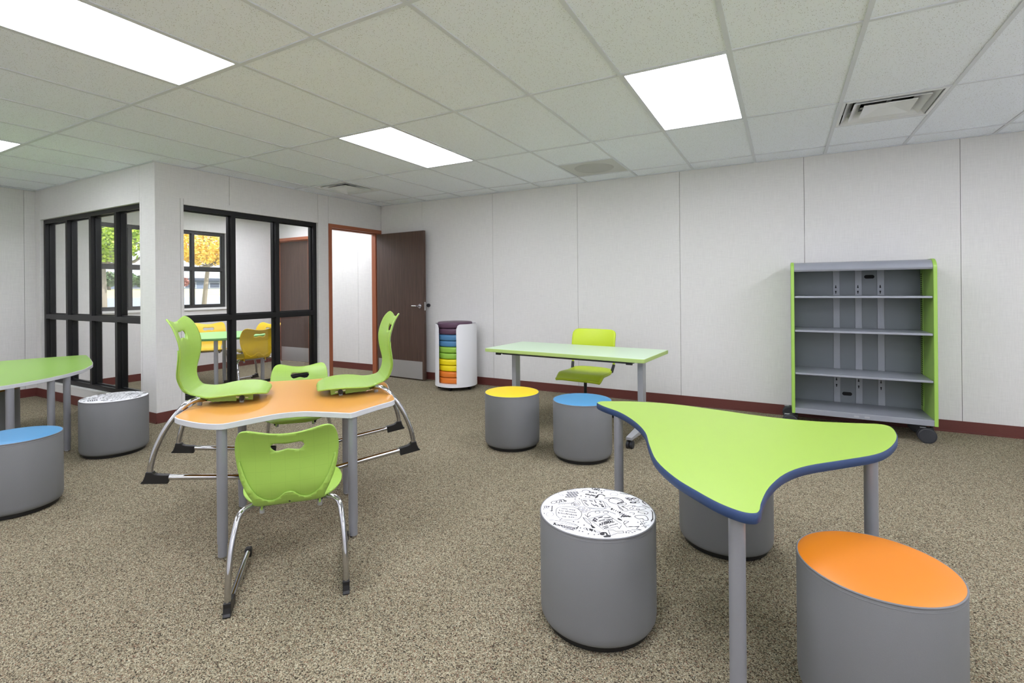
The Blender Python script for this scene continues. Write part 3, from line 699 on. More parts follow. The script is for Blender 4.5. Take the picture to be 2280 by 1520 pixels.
# ------------------------------------------------------------------ desk
t = thing('desk', 'long pale green rectangular desk on two grey columns with castered feet', 'desk', (3.70, -1.385, 0), R(-4.0))
ot = roundpoly([(-.775, -.35), (.775, -.35), (.775, .35), (-.775, .35)], .022, 4)
single('desktop', 'desk_top', t, lambda bm: prism(bm, offset(ot, .002), .700, .7300, .001)); single('edge_band', 'desk_edge', t, lambda bm: ring_prism(bm, ot, .0022, .698, .7297, .0025))
for yy in (-.26, .26): sbox('crossbar', 'dark_metal', t, -.615, .615, yy-.02, yy+.02, .674, .697)
for s in (-1, 1):
    sbox('top_bracket', 'dark_metal', t, s*.64-.025, s*.64+.025, -.31, .31, .68, .6975)
    for e in (-1, 1): sbox('bracket_cap', 'black', t, s*.64-.026, s*.64+.026, e*.31-.008, e*.31+.008, .672, .6972)
    lg = sbox('leg', 'silver', t, s*.64-.024, s*.64+.024, -.042, .042, .28, .68, bev=.004)
    sbox('leg_insert', 'silver', lg, s*.64-.019, s*.64+.019, -.036, .036, .09, .30, bev=.003)
    def foot(bm):
        sec = []
        for y, w, z0, z1 in ((-.335, .024, .072, .092), (-.06, .034, .072, .108), (.06, .034, .072, .108), (.335, .024, .072, .092)):
            sec.append([bm.verts.new((s*.64+a*w, y, z)) for a, z in ((-1, z0), (1, z0), (1, z1), (-1, z1))])
        for a, b in zip(sec, sec[1:]):
            for i in range(4): bm.faces.new((a[i], a[(i+1) % 4], b[(i+1) % 4], b[i]))
        bm.faces.new(sec[0][::-1]); bm.faces.new(sec[-1]); bmesh.ops.recalc_face_normals(bm, faces=bm.faces[:])
    single('foot', 'silver', t, foot)
    for y in (-.305, .305):
        cs = single('caster', 'black', t, lambda bm: (box(bm, s*.64-.012, s*.64+.012, y-.016, y+.016, .045, .072), cyl(bm, (s*.64, y, .06), (s*.64, y, .075), .008, 10)))
        single('wheel', 'rubber', cs, lambda bm: (cyl(bm, (s*.64-.026, y, .030), (s*.64-.004, y, .030), .030, 20), cyl(bm, (s*.64+.004, y, .030), (s*.64+.026, y, .030), .030, 20)), True, R(40))

# ------------------------------------------------------------------ task chair
t = thing('task_chair', 'bright lime swivel chair between the pale green desk and the wall', 'chair', (3.64, -.93, 0), R(-5))
def patch(bm, fn, nu, nv):
    g = [[bm.verts.new(fn(i/nu, j/nv)) for j in range(nv+1)] for i in range(nu+1)]
    for i in range(nu):
        for j in range(nv): bm.faces.new((g[i][j], g[i+1][j], g[i+1][j+1], g[i][j+1]))
def seatf(u, v):
    # squircle mapped seat, x right, y front is -y
    a, b = 2*u-1, 2*v-1; x = a*math.sqrt(1-b*b*.12)*.245; y = b*math.sqrt(1-a*a*.18)*.215
    z = .455-.016*(1-a*a)*(1-b*b)-.055*smooth01(.35, 1.0, -b)**1.5+.016*smooth01(.4, 1, b)-.012*abs(a)**4
    return (x*(1+.05*-b), y, z)
so = single('seat', 'task_green', t, lambda bm: patch(bm, seatf, 20, 20), True); md = so.modifiers.new('solid', 'SOLIDIFY'); md.thickness = .022; md.offset = -1
def backf(u, v):
    a = 2*u-1; H = .268; rc = .055; z = .595+H*v; e = min(v, 1-v)*H; w = .242
    if e < rc: w = w-rc+math.sqrt(max(0, rc*rc-(rc-e)**2))
    return (a*w, .225+.045*v-.044*(a*w/.24)**2-.02*math.sin(PI*v), z)
bo = single('backrest', 'task_green', t, lambda bm: patch(bm, backf, 20, 30), True); md = bo.modifiers.new('solid', 'SOLIDIFY'); md.thickness = .012
for s in (-1, 1):
    single('back_upright', 'task_green', t, lambda bm: tube(bm, fillet([(s*.232, .185, .50), (s*.232, .19, .58), (s*.222, .205, .68)], .03), .012, 10), True, R(50))
    single('hinge_joint', 'black', t, lambda bm: (tube(bm, [(s*.222, .15, .435), (s*.232, .185, .51)], .015, 12)), True, R(50))
sbox('mechanism', 'black', t, -.09, .09, -.08, .12, .395, .43, bev=.008)
single('lever', 'black', t, lambda bm: tube(bm, [(-.08, -.03, .40), (-.19, -.05, .385)], .008, 8), True)
single('gas_lift', 'black', t, lambda bm: (lathe(bm, [(.026, .06), (.026, .22), (.016, .222), (.016, .40)], 20)), True, R(40))
for i in range(5):
    a = 2*PI*i/5+.3; ca, sa = math.cos(a), math.sin(a)
    st = single('base_spoke', 'black', t, lambda bm: tube(bm, [(ca*.02, sa*.02, .10), (ca*.15, sa*.15, .092), (ca*.29, sa*.29, .072)], [.024, .020, .014], 10), True, R(50))
    single('caster', 'black', st, lambda bm: (cyl(bm, (ca*.28-sa*.022, sa*.28+ca*.022, .028), (ca*.28+sa*.022, sa*.28-ca*.022, .028), .028, 18), cyl(bm, (ca*.28, sa*.28, .04), (ca*.28, sa*.28, .072), .008, 8)), True, R(40))

# ------------------------------------------------------------------ stools
def make_stool(x, y, m, label, r=.224, h=.44, group='round drum stools'):
    t = thing('drum_stool', label, 'stool', (x, y, 0), 0, group)
    single('base', 'black', t, lambda bm: lathe(bm, [(r*.86, 0), (r*.90, .004), (r*.90, .05)], 64), True, R(40))
    single('body', 'vinyl_grey', t, lambda bm: lathe(bm, [(r*.80, .026), (r*.93, .026), (r*.965, .030), (r*.99, .042), (r, .062), (r, h-.014), (r*.99, h-.008)], 72), True, R(60))
    pr = .0030
    single('piping', 'piping', t, lambda bm: torus(bm, r-.0022, pr, h-.0055), True)
    single('stitching', 'piping', t, lambda bm: torus(bm, r-.0004, .0011, h-.017, 8), True)
    top = single('seat_top', m, t, lambda bm: lathe(bm, [(r-.003, h-.010), (r-.0042, h-.003), (r-.015, h+.0008), (r*.6, h+.003), (0, h+.004)], 72), True, R(60))
    return t, top
def torus(bm, R_, r_, z, sg=12, n=72):
    ring = [[bm.verts.new(((R_+r_*math.cos(2*PI*j/sg))*math.cos(2*PI*i/n), (R_+r_*math.cos(2*PI*j/sg))*math.sin(2*PI*i/n), z+r_*math.sin(2*PI*j/sg))) for j in range(sg)] for i in range(n)]
    for i in range(n):
        for j in range(sg): bm.faces.new((ring[i][j], ring[(i+1) % n][j], ring[(i+1) % n][(j+1) % sg], ring[i][(j+1) % sg]))
make_stool(3.424, -2.085, 'top_yellow', 'grey drum stool with a yellow top in front of the pale green desk', .226, .442)
make_stool(4.044, -2.088, 'top_blue', 'grey drum stool with a blue top in front of the desk, beside the blue-edged table', .225, .440)
make_stool(5.657, -3.815, 'top_orange', 'large grey drum stool with an orange top at the blue-edged lime table', .213, .438)
make_stool(5.143, -2.961, 'c_yellow', 'grey drum stool pushed under the blue-edged lime table, top hidden', .221, .440)
make_stool(1.346, -4.524, 'top_blue', 'grey drum stool with a blue top at the left green table', .215, .440)
make_stool(-.79, -4.11, 'top_orange', 'grey drum stool with an orange top behind the left green table', .224, .44)
SD, sdtop = make_stool(4.762, -3.823, 'top_white', 'grey drum stool with a doodle print top at the blue-edged lime table', .224, .420)
S2, s2top = make_stool(.624, -3.722, 'top_white', 'grey drum stool with a doodle print top beside the white corner column', .226, .445)
# printed doodles: outlines in a crop of the photo -> plane of the stool top -> flat ink ribbons
def dpix(x, y):
    p = at_z(1200+x/8.444, 1070+y/8.444, .4235); return Vector((p.x-4.762, p.y+3.823, 0))
def ink_z(p): return .4205+.0042*(1-min(1, (Vector((p.x, p.y)).length/.21))**2)+.0006
INK = BM()
def ribbon(pts, w=.0013):
    w = w*1.4
    ps = [p for p in pts if Vector((p.x, p.y)).length < .214]
    for a, b in zip(ps, ps[1:]):
        d = Vector((b.x-a.x, b.y-a.y))
        if d.length < 1e-5 or d.length > .12: continue
        d.normalize(); n = Vector((-d.y, d.x))*w*.5; e = d*w*.3
        q = [(a.x-e.x+n.x, a.y-e.y+n.y), (a.x-e.x-n.x, a.y-e.y-n.y), (b.x+e.x-n.x, b.y+e.y-n.y), (b.x+e.x+n.x, b.y+e.y+n.y)]
        vs = [INK.verts.new((x, y, ink_z(Vector((x, y, 0))))) for x, y in q]; INK.faces.new(vs)
def stroke(pts, w=.0013, smooth=True, closed=False):
    pts = [(float(a), float(b)) for a, b in pts]
    if smooth and len(pts) > 2: pts = catmull(pts, 5, closed)
    if closed: pts = pts+[pts[0]]
    ribbon([dpix(a, b) for a, b in pts], w)
def oval(cx, cy, rx, ry, w=.0013, rot=0.0, a0=0, a1=360):
    k = 18; ribbon([dpix(cx+rx*math.cos(R(a0+(a1-a0)*i/k))*math.cos(rot)-ry*math.sin(R(a0+(a1-a0)*i/k))*math.sin(rot), cy+rx*math.cos(R(a0+(a1-a0)*i/k))*math.sin(rot)+ry*math.sin(R(a0+(a1-a0)*i/k))*math.cos(rot)) for i in range(k+1)], w)
def star(x, y, s=16, w=.001):
    for a in (0, 60, 120): stroke([(x-s*1.3*math.cos(R(a)), y-s*.8*math.sin(R(a))), (x+s*1.3*math.cos(R(a)), y+s*.8*math.sin(R(a)))], w, False)
def scribble(x0, y0, x1, y1, amp=12, n=14, w=.0012):
    rnd = random.Random(int(x0*7+y0)); dx, dy = x1-x0, y1-y0; L = math.hypot(dx, dy); nx, ny = -dy/L, dx/L
    pts = []
    for i in range(n+1):
        a = amp*(1 if i % 2 else -1)*rnd.uniform(.35, 1); pts.append((x0+dx*i/n+nx*a, y0+dy*i/n+ny*a))
    stroke(pts, w)
def words(s, x0, y0, x1, y1, upx, upy, bold=0.0):
    cu = bpy.data.curves.new('txt', 'FONT'); cu.body = s; cu.size = 1.0; cu.resolution_u = 3; cu.offset = bold+.012
    ob = bpy.data.objects.new('txt', cu); COL.objects.link(ob); bpy.context.view_layer.update()
    me = ob.to_mesh(); xs = [v.co.x for v in me.vertices]; wd = max(xs)-min(xs); mn = min(xs)
    vm = {}
    for v in me.vertices:
        a = (v.co.x-mn)/wd; b = v.co.y
        p = dpix(x0+(x1-x0)*a+upx*b, y0+(y1-y0)*a+upy*b); vm[v.index] = INK.verts.new((p.x, p.y, ink_z(p)))
    for f in me.polygons:
        try: INK.faces.new([vm[i] for i in f.vertices])
        except ValueError: pass
    ob.to_mesh_clear(); bpy.data.objects.remove(ob); bpy.data.curves.remove(cu)
stroke([(320,590),(335,520),(400,492),(520,488),(650,500),(740,540),(795,600),(800,650),(770,700),(700,730),(560,735),(430,737)], .0014)
stroke([(430,737),(385,728),(440,705),(380,690),(335,650),(320,590)], .0014, False)
words('one way', 425, 528, 690, 566, -6, -36); words('to show', 372, 562, 712, 616, -6, -40); words('kindness', 362, 610, 716, 664, -6, -44); words('is to...', 445, 676, 750, 706, -6, -36)
words('Awesome!', 262, 812, 712, 912, -4, -70, .015)
stroke([(345,858),(500,872),(650,908)], .002); stroke([(400,893),(560,899),(660,920)], .002); stroke([(150,725),(300,735),(560,780),(735,835)], .0016); stroke([(260,775),(480,795),(700,832)], .0013)
stroke([(150,725),(185,750),(205,775)], .003)
stroke([(940,715),(1275,637),(1555,812)], .0014, False); stroke([(930,715),(1222,918)], .0014, False); stroke([(1245,912),(1470,850),(1510,895),(1552,835)], .0014, False)
words('ANIMAL', 1135, 850, 1425, 775, -30, -58, .03)
stroke([(1010,750),(1050,705),(1100,735),(1040,745),(1090,770)], .003, False); stroke([(1020,752),(1060,770)], .003, False)
for a in ((1110,700,1200,680),(1120,760,1240,735),(1220,705,1340,690),(1170,790,1330,750),(1260,740,1390,720),(1190,870,1290,845),(1320,845,1480,805),(1220,890,1310,870)): scribble(*a, amp=11, n=10, w=.0015)
stroke([(790,355),(900,344),(1080,356),(1190,385),(1235,440),(1250,500),(1200,524),(1050,525),(930,510),(850,460),(790,355)], .0014)
stroke([(1190,385),(1260,420),(1300,470),(1345,505),(1290,495),(1250,480)], .0012); stroke([(930,515),(1050,540),(1200,545),(1280,510)], .0012)
for a in ((820,375,905,385),(860,415,930,470),(950,375,1010,390),(980,430,1050,480),(1040,370,1080,420),(1060,460,1120,490),(1140,390,1170,410),(1130,440,1200,455),(1170,480,1220,490)): scribble(*a, amp=13, n=7, w=.0015)
oval(1450,382,142,56,.0018,.12); stroke([(1310,345),(1240,335),(1250,318),(1330,320),(1470,352),(1580,405),(1640,425),(1625,452),(1560,445)], .0018); stroke([(1335,330),(1420,315),(1520,340),(1590,400)], .0016)
scribble(1470,430,1570,400,12,12,.0018)
oval(1102,596,46,22,.0014); oval(1256,598,48,22,.0014); stroke([(922,690),(915,630),(980,588),(1100,572),(1250,568),(1350,595),(1440,630)], .0016); stroke([(865,642),(922,690),(970,652)], .0018, False)
for c in ((710,430,62,55),(705,440,36,32),(700,445,15,14),(800,520,66,32),(795,522,38,18),(850,580,50,27),(850,580,26,14),(930,550,30,20),(640,440,30,30)): oval(*c, .0011)
for j in range(5):
    for i in range(4): stroke([(500+j*8+i*55+(j % 2)*22, 300-j*24), (530+j*8+i*55+(j % 2)*22, 304-j*24)], .0052, False)
words('EAT', 940, 218, 1105, 250, 6, -40, .02)
scribble(870,250,1070,290,18,18,.0016); stroke([(1060,325),(1100,280),(1140,255),(1200,262),(1240,290)], .0042); stroke([(1085,320),(1110,290)], .003, False)
stroke([(760,205),(810,195),(830,170),(900,165),(960,185)], .0013); oval(880,195,70,22,.001)
for c in ((1030,140,30,14,.003),(1070,160,36,8,.003),(1110,150,26,14,.003),(1150,180,34,8,.0022),(1130,120,14,8,.003)): oval(*c)
stroke([(1480,465),(1560,458),(1650,482),(1700,462),(1800,466),(1860,490),(1930,478),(2015,512),(1900,540),(1790,552),(1700,556),(1620,575),(1540,548),(1480,465)], .0014)
for c in ((1740,520,32,18),(1860,530,30,12),(1780,480,26,10)): oval(*c, .0014)
for a in ((1500,490,1590,560),(1590,490,1680,550),(1560,480,1600,500)): scribble(*a, amp=10, n=8, w=.0014)
stroke([(1862,585),(1890,562),(1990,562),(2050,588),(2030,618),(1985,618),(1990,600),(1930,602),(1862,585)], .0017)
stroke([(1800,675),(1830,652),(1990,642),(2055,718),(2010,740),(1960,722),(1950,705),(1870,712),(1800,675)], .0017)
stroke([(1700,605),(1740,595),(1790,605),(1785,630),(1760,622)], .0015)
stroke([(1905,745),(2000,870)], .0015, False); stroke([(1985,750),(2060,858)], .0015, False); stroke([(1900,800),(2030,770)], .0013, False); stroke([(1930,850),(2070,815)], .0013, False)
for x, y in ((1860,775),(1915,810),(1960,755),(2010,850),(1985,800)): oval(x, y, 9, 7, .0012)
stroke([(1595,818),(1690,765),(1615,752),(1590,790),(1650,865),(1885,843),(1835,890),(1922,910),(1742,910)], .0017, False); stroke([(1690,850),(1860,855)], .002, False)
stroke([(1300,922),(1345,1018),(1400,1036),(1475,975),(1595,968),(1580,935),(1455,945),(1395,918),(1300,922)], .0017, False); stroke([(1330,980),(1430,975)], .001, False)
stroke([(828,692),(880,708),(955,765),(985,830),(920,795),(860,740),(828,692)], .0015); stroke([(850,710),(960,810)], .001, False)
for k in range(5): stroke([(985+k*8,835+k*6),(1015+k*8,880)], .0045, False)
stroke([(835,888),(870,878),(1150,950),(1140,966),(860,905),(835,888)], .0014, False)
for k in range(3): stroke([(890+k*75,885+k*18),(915+k*75,925+k*16)], .0024, False)
scribble(955,905,1010,920,14,8,.003)
for c in ((1190,985,24,16,.006),(1240,1045,28,16,.006),(1300,1030,28,16,.006)): oval(*c)
stroke([(1175,970),(1215,962),(1260,970),(1290,1020)], .0048)
for x, y in ((760,930),(850,830),(790,985),(1085,1042),(930,985),(1120,995),(1040,1000),(780,880),(740,775),(680,345),(760,340),(790,285),(880,300),(950,310),(1180,215),(1225,180),(1180,225),(180,318),(650,765),(820,945)): star(x, y)
stroke([(740,850),(715,890)], .003, False); stroke([(905,1040),(950,1032),(1010,1036)], .003)
stroke([(1490,1035),(1530,1025),(1570,1050),(1575,1075)], .002); stroke([(1735,1040),(1860,950)], .0016, False); stroke([(1870,960),(1890,945),(1915,970)], .0013)
for x, y in ((1640,945),(1680,930),(1720,935),(1690,965),(1755,960),(1800,940),(1640,965)): oval(x, y, 13, 8, .0012)
stroke([(45,462),(120,458),(185,468),(250,466)], .0016); stroke([(250,466),(240,560)], .0026, False); stroke([(205,545),(235,566),(262,548)], .002, False); stroke([(60,545),(100,512),(185,500)], .0018)
for k in range(4): stroke([(60+k*38,465),(65+k*38,500-k*3),(85+k*38,470)], .0016, False)
oval(205,620,70,38,.0011); stroke([(100,650),(150,590)], .0011, False); oval(80,600,22,14,.001); scribble(60,590,100,615,8,6,.001)
stroke([(225,405),(260,380),(330,380),(320,410),(260,425),(225,405)], .002); stroke([(300,385),(395,350),(385,410),(330,400)], .002, False); stroke([(415,345),(420,395),(470,395),(520,380),(440,345),(495,385)], .0026, False)
stroke([(235,262),(340,215),(320,325),(285,240)], .002, False); oval(410,250,55,18,.001,.6); oval(1410,250,72,34,.0008); oval(1345,150,120,24,.0008)
for a in ((490,165,700,160),(740,130,930,110),(1250,150,1500,185),(1520,220,1700,250),(360,430,640,420)): scribble(*a, amp=14, n=16, w=.001)
for c in ((1700,332,50,14,.0035),(1660,320,36,16,.0014),(1790,322,34,10,.0028),(1770,405,50,12,.004),(1830,350,46,22,.0016),(1850,395,40,18,.0014),(1720,360,28,8,.002)): oval(*c)
for k in range(7): stroke([(1375+k*38,525+k*16),(1365+k*38,548+k*16)], .0055 if k in (0, 4) else .0018, False)
for k in range(5): stroke([(1510+k*42,650+k*3),(1560+k*40,615+k*12),(1610+k*32,668+k*4)], .0013, False)
for k in range(4): scribble(1540+k*45,690-k*8,1580+k*45,655+k*8,10,6,.0022)
scribble(1480,715,1560,745,16,10,.0016)
stroke([(1950,372),(1960,395),(2010,430)], .0036); scribble(1940,450,2090,500,12,12,.001); stroke([(2110,545),(2150,600),(2160,680),(2110,740),(2170,770)], .0024); oval(2105,835,26,16,.0018)
INK_me = bpy.data.meshes.new('doodle_print'); INK.to_mesh(INK_me); INK.free(); INK_me.materials.append(M['ink'])
dp = bpy.data.objects.new('doodle_print', INK_me); COL.objects.link(dp); dp.parent = sdtop
dp2 = bpy.data.objects.new('doodle_print', INK_me); COL.objects.link(dp2); dp2.parent = s2top; dp2.location = (0, 0, .0252); dp2.rotation_euler = (0, 0, 2.3)

# ------------------------------------------------------------------ cushion cart
CX, CY, CRR = 1.622, -.336, .275
t = thing('cushion_cart', 'white round cart holding a stack of coloured floor cushions', 'cart', (CX, CY, 0))
def cartwall(bm):
    a0, a1, n = -54.0, 250.0, 90; th = .010; zr = .85; rc = .06; prev = None; first = None
    for i in range(n+1):
        a = a0+(a1-a0)*i/n; s = min(a-a0, a1-a)*PI/180*CRR
        zt = zr if s >= rc else zr-rc+math.sqrt(max(0, rc*rc-(rc-s)**2)); ca, sa = math.cos(R(a)), math.sin(R(a))
        ring = [bm.verts.new((ca*r, sa*r, z)) for r, z in ((CRR, .05), (CRR, zt), (CRR-th, zt), (CRR-th, .05))]
        if prev:
            for k in range(4): bm.faces.new((prev[k], prev[(k+1) % 4], ring[(k+1) % 4], ring[k]))
        else: first = ring
        prev = ring
    bm.faces.new(first); bm.faces.new(prev[::-1]); bmesh.ops.recalc_face_normals(bm, faces=bm.faces[:])
single('wall_shell', 'white_gloss', t, cartwall, True, R(40))
single('base_tray', 'white_gloss', t, lambda bm: lathe(bm, [(CRR-.012, .05), (CRR+.001, .05), (CRR+.001, .088), (CRR-.012, .088)], 64), True, R(40))
single('underside', 'black', t, lambda bm: lathe(bm, [(CRR*.85, .042), (CRR*.95, .05)], 48), True, R(40))
for i in range(5):
    a = R(-75+72*i); x, y = .22*math.cos(a), .22*math.sin(a)
    single('caster', 'black', t, lambda bm: (cyl(bm, (x-.014, y, .02), (x+.014, y, .02), .02, 16), cyl(bm, (x, y, .02), (x, y, .046), .008, 8)), True, R(40))
cz = .0885
cush = [('c_orange', 'orange'), ('c_orange', 'orange'), ('c_yellow', 'yellow'), ('c_yellow', 'yellow'), ('c_green', 'green'), ('c_green', 'green'), ('c_blue', 'blue'), ('c_blue', 'blue'), ('c_purple', 'dark purple'), ('c_purple', 'dark purple')]
def cushion_bm(bm, th=.0755, r=.228):
    lathe(bm, [(r*.9, 0), (r*.965, .003), (r*.99, .010), (r, .020), (r, th-.020), (r*.99, th-.010), (r*.965, th-.003), (r*.9, th-.0005), (0, th)], 56)
cme = {}
for i, (m, nm) in enumerate(cush):
    which = 'lower' if i % 2 == 0 else 'upper'
    lab = {8: 'dark purple round floor cushion second from the top of the stack', 9: 'dark purple round floor cushion on top of the stack in the white cart'}.get(i, '%s round floor cushion in the white cart, %s of the two %s ones' % (nm, which, nm))
    o = single('floor_cushion', m, None, cushion_bm, True, R(60)); o.location = (CX-.012+.006*(i % 3), CY-.004*(i % 2), cz); cz += .0785 if i != 8 else .080
    tag(o, lab, 'cushion', 'round floor cushions stacked in the white cart')

# ------------------------------------------------------------------ bookcase
BX, BY, BW, BD, ZB, ZTP = 5.473, -.524, 1.034, .45, .144, 1.516
t = thing('bookcase', 'empty grey metal bookcase with lime green sides on large black casters', 'bookcase', (BX, BY, 0))
pt = .026
def side(bm, x0):
    pr = [(0, ZB), (BD, ZB), (BD, ZTP), (.10, ZTP)]+[(.10-.10*math.sin(R(a)), ZTP-.085+.085*math.cos(R(a))) for a in range(10, 91, 10)]
    a = [bm.verts.new((x0, p[0], p[1])) for p in pr]; b = [bm.verts.new((x0+pt, p[0], p[1])) for p in pr]; n = len(pr)
    for i in range(n): bm.faces.new((a[i], a[(i+1) % n], b[(i+1) % n], b[i]))
    bm.faces.new(a[::-1]); bm.faces.new(b); bmesh.ops.recalc_face_normals(bm, faces=bm.faces[:])
for x0 in (0, BW-pt):
    o = single('side_panel', 'case_green', t, lambda bm: side(bm, x0)); md = o.modifiers.new('bev', 'BEVEL'); md.width = .004; md.segments = 2
    ix = pt if x0 == 0 else BW-pt; sg = 1 if x0 == 0 else -1
    def strip(bm):
        lo, hi = sorted((ix, ix+sg*.004)); box(bm, lo, hi, BD-.105, BD-.03, .2, 1.42)
    st = single('shelf_standard', 'case_green', o, strip)
    def slots(bm):
        lo, hi = sorted((ix+sg*.0042, ix+sg*.0049))
        for k in range(64):
            z = .24+k*.0182
            for yy in (BD-.088, BD-.052): box(bm, lo, hi, yy-.010, yy+.010, z, z+.010)
    so = single('slots', 'hole', o, slots); so['kind'] = 'stuff'
def cap(bm):
    pr = [(.012, ZTP-.088), (.006, ZTP-.075)]+[(.10-.094*math.sin(R(a)), ZTP-.088+.082*math.cos(R(a))) for a in range(80, -1, -10)]+[(BD, ZTP-.006), (BD, ZTP-.02), (.10, ZTP-.02), (.03, ZTP-.088)]
    a = [bm.verts.new((pt, p[0], p[1])) for p in pr]; b = [bm.verts.new((BW-pt, p[0], p[1])) for p in pr]; n = len(pr)
    for i in range(n): bm.faces.new((a[i], a[(i+1) % n], b[(i+1) % n], b[i]))
    bm.faces.new(a[::-1]); bm.faces.new(b); bmesh.ops.recalc_face_normals(bm, faces=bm.faces[:])
single('top_cap', 'case_grey', t, cap, True, R(35))
sbox('back_panel', 'case_back', t, pt, BW-pt, BD-.012, BD, .19, ZTP-.03)
for x0 in (.353, .526, .695):
    ch = sbox('back_channel', 'case_grey', t, x0, x0+.053, BD-.020, BD-.0122, .195, ZTP-.05, bev=.002)
    def keyholes(bm):
        for z, d in ((1.281, 1), (1.243, -1), (.406, 1), (.359, -1)):
            y = BD-.0203; cx = x0+.0225
            cyl(bm, (cx, y, z), (cx, y-.0008, z), .0068, 12); box(bm, cx-.0035, cx+.0035, y-.0008, y, min(z, z+d*.02), max(z, z+d*.02))
    single('keyholes', 'hole', ch, keyholes)
def oval_hole(bm, cx, z):
    y = BD-.0124; vs = [bm.verts.new((cx+.022*math.copysign(1, math.cos(a))+.017*math.cos(a), y, z+.017*math.sin(a))) for a in [2*PI*i/24 for i in range(24)]]; bm.faces.new(vs)
for cx, z in ((.637, 1.378), (.459, .278)):
    o = single('cable_port', 'hole', t, lambda bm: oval_hole(bm, cx, z)); md = o.modifiers.new('s', 'SOLIDIFY'); md.thickness = .0012
for z in (1.207, .900, .514):
    sh = sbox('shelf', 'case_grey', t, pt+.002, BW-pt-.002, .012, BD-.022, z-.018, z, bev=.0025)
single('base_shelf', 'case_grey', t, lambda bm: (box(bm, pt, BW-pt, .004, BD-.012, .172, .194), box(bm, pt, BW-pt, .003, .018, ZB+.002, .192, bev=.002)))
for cx in (.485, .560): sbox('latch_slot', 'silver', t, cx-.018, cx+.018, .0015, .0032, .160, .174)
for sx in (0.035, BW-.035):
    for sy in (.03, BD-.07):
        out = -1 if sx < .5 else 1; wx = sx+(-.05 if sx < .5 else -.035); wy = sy
        cs = single('caster', 'black', t, lambda bm: (cyl(bm, (sx, wy+.02, .115), (sx, wy+.02, ZB+.002), .012, 12), box(bm, min(wx, sx)-.005, max(wx, sx)+.012, wy-.008, wy+.05, .098, .125, bev=.004)))
        single('wheel', 'rubber', cs, lambda bm: [lathe_y(bm, wx, wy+o_, .0625, .0625) for o_ in (-.014, .030)], True, R(40))
        single('brake_lever', 'silver', cs, lambda bm: box(bm, wx-.045, wx-.005, wy-.006, wy+.01, .122, .127))

# ------------------------------------------------------------------ outside
def slope_z(x): return -.15+max(0, min(1, (-3-x)/125.0))*2.2
def strip_outside(name, m, xa, xb, lift, label, cat):
    bm = BM(); n = 8
    for k in range(n):
        x0, x1 = xa+(xb-xa)*k/n, xa+(xb-xa)*(k+1)/n
        vs = [bm.verts.new(p) for p in ((x0, -90, slope_z(x0)+lift), (x1, -90, slope_z(x1)+lift), (x1, 170, slope_z(x1)+lift), (x0, 170, slope_z(x0)+lift))]; bm.faces.new(vs)
        vs = [bm.verts.new((v.co.x, v.co.y, v.co.z-.3)) for v in vs]; bm.faces.new(vs[::-1])
    bmesh.ops.recalc_face_normals(bm, faces=bm.faces[:])
    return struct(link_mesh(name, bm, m), label, cat)
strip_outside('ground_outside', 'lawn', XL-.2, -200, 0, 'pale dry lawn outside the office window', 'lawn')
strip_outside('road_outside', 'road', -30, -52, .02, 'grey road across the lawn outside', 'road')
strip_outside('path_outside', 'path', -18, -23, .02, 'pale footpath across the lawn outside', 'path')
def leaves(bm, c, rad, n, size, rnd, squash=.75):
    for _ in range(n):
        while True:
            p = Vector((rnd.uniform(-1, 1), rnd.uniform(-1, 1), rnd.uniform(-1, 1)))
            if .25 < p.length < 1: break
        q = Vector((c[0]+p.x*rad, c[1]+p.y*rad, c[2]+p.z*rad*squash)); s = size*rnd.uniform(.6, 1.3)
        a = Vector((rnd.gauss(0, 1), rnd.gauss(0, 1), rnd.gauss(0, .6))).normalized(); b = a.cross(Vector((rnd.gauss(0, 1), rnd.gauss(0, 1), rnd.gauss(0, 1)))).normalized()
        vs = [bm.verts.new(q+a*x*s+b*y*s) for x, y in ((-1, 0), (-.2, .55), (1, 0), (-.2, -.55))]; bm.faces.new(vs)
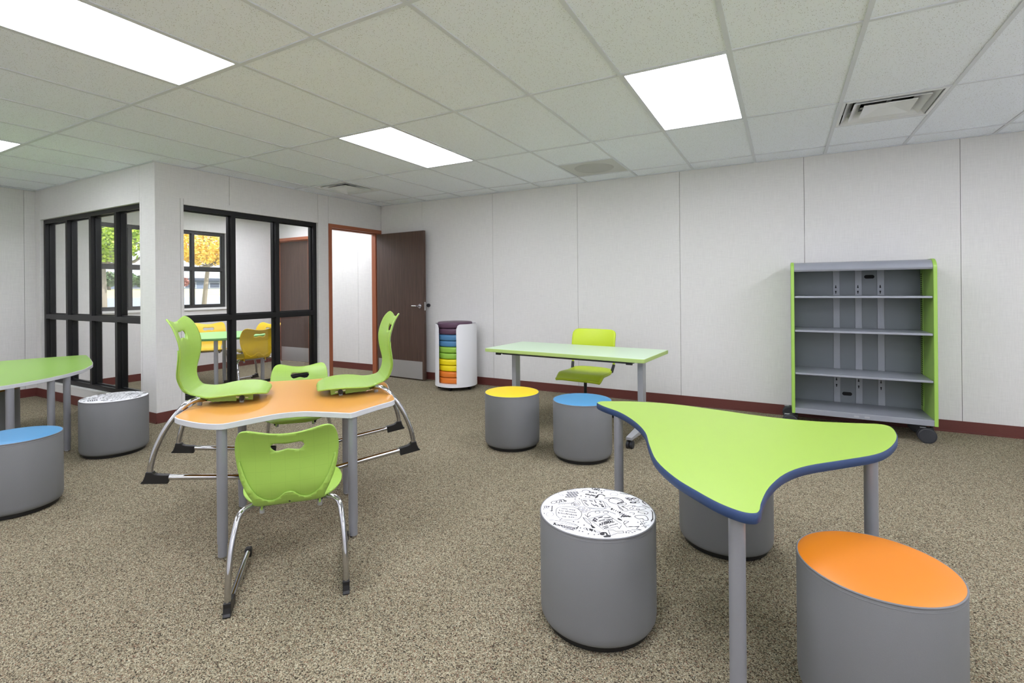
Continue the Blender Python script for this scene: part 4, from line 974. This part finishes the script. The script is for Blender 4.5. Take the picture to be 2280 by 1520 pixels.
def tree(x, y, h, blobs, m, label, name='tree', tr=.16, lean=0.0, n=500, size=.09, seed=1):
    rnd = random.Random(seed); t = thing(name, label, 'tree', (x, y, -.15))
    single('trunk', 'bark', t, lambda bm: tube(bm, [(0, 0, 0), (lean*.3, lean*.4, h*.35), (lean*.5, lean, h*.7)], [tr, tr*.8, tr*.45], 10), True)
    def br(bm):
        for bx, by, bz, r in blobs: tube(bm, [(lean*.4, lean*.6, h*.45), (bx*.6, by*.6, bz*.85), (bx, by, bz)], [tr*.4, tr*.25, tr*.1], 7)
    single('branches', 'bark', t, br, True)
    bm = BM()
    for bx, by, bz, r in blobs: leaves(bm, (bx, by, bz), r, n, size, rnd)
    f = link_mesh('foliage', bm, m, t); f['kind'] = 'stuff'
    return t
tree(-9.6, .2, 4.4, [(.3, -.5, 3.2, .9), (-.5, .6, 3.3, 1.0), (.4, .35, 2.75, .75), (0, -1.4, 3.6, 1.0), (.2, 0, 4.3, 1.2), (.2, .15, 2.45, .5), (.4, 1.0, 3.0, .55), (.3, 1.1, 2.5, .35), (-.2, 1.7, 3.4, .6)], 'leaf_g', 'leafy bright green tree close outside the office window', n=1100, size=.055, seed=3)
tree(-12.2, 4.1, 4.8, [(.6, -.5, 3.1, .9), (-.3, .6, 3.2, .9), (.6, .9, 2.8, .7), (.3, -1.1, 2.75, .7), (0, 0, 4.3, 1.4), (.4, 1.6, 3.2, .8), (.2, .5, 2.55, .5), (.5, .2, 3.6, 1.0), (.5, -1.3, 3.7, 1.0), (.4, -.3, 2.5, .45)], 'leaf_y', 'yellow autumn tree with a pale leaning trunk outside the window', tr=.085, lean=.3, n=1000, size=.055, seed=5)
tree(-114, 42.6, 5.5, [(0, 0, 2.2, 2.1), (0, 3.2, 2.0, 1.9), (0, -3.0, 2.2, 1.9), (0, 6, 1.8, 1.6)], 'leaf_d', 'dark green tree in front of the far building', tr=.3, n=500, size=.4, seed=8)
tree(-100, 50.8, 3.6, [(0, -1.6, 1.7, 1.2), (0, -3, 1.7, 1.0)], 'leaf_r', 'reddish tree in front of the far building', tr=.2, n=400, size=.3, seed=9)
for o in [x for x in COL.objects if x.name.startswith('tree')]: o.location.z = slope_z(o.location.x)
hb = thing('far_building', 'low blue-grey building beyond the lawn, seen through the office window', 'building', (-126, 62, slope_z(-126)), 0)
sbox('wall', 'house', hb, -6, 0, -70, 70, 0, 2.1)
sbox('roof', 'roof', hb, -7, .8, -71, 71, 2.1, 2.75)
for k in range(22):
    y = -66+k*6.1; wd = sbox('window', 'house2', hb, -.02, .08, y, y+3.0, .1, 1.75)
    sbox('pane', 'roof', wd, .08, .1, y+.3, y+2.7, .3, 1.55)
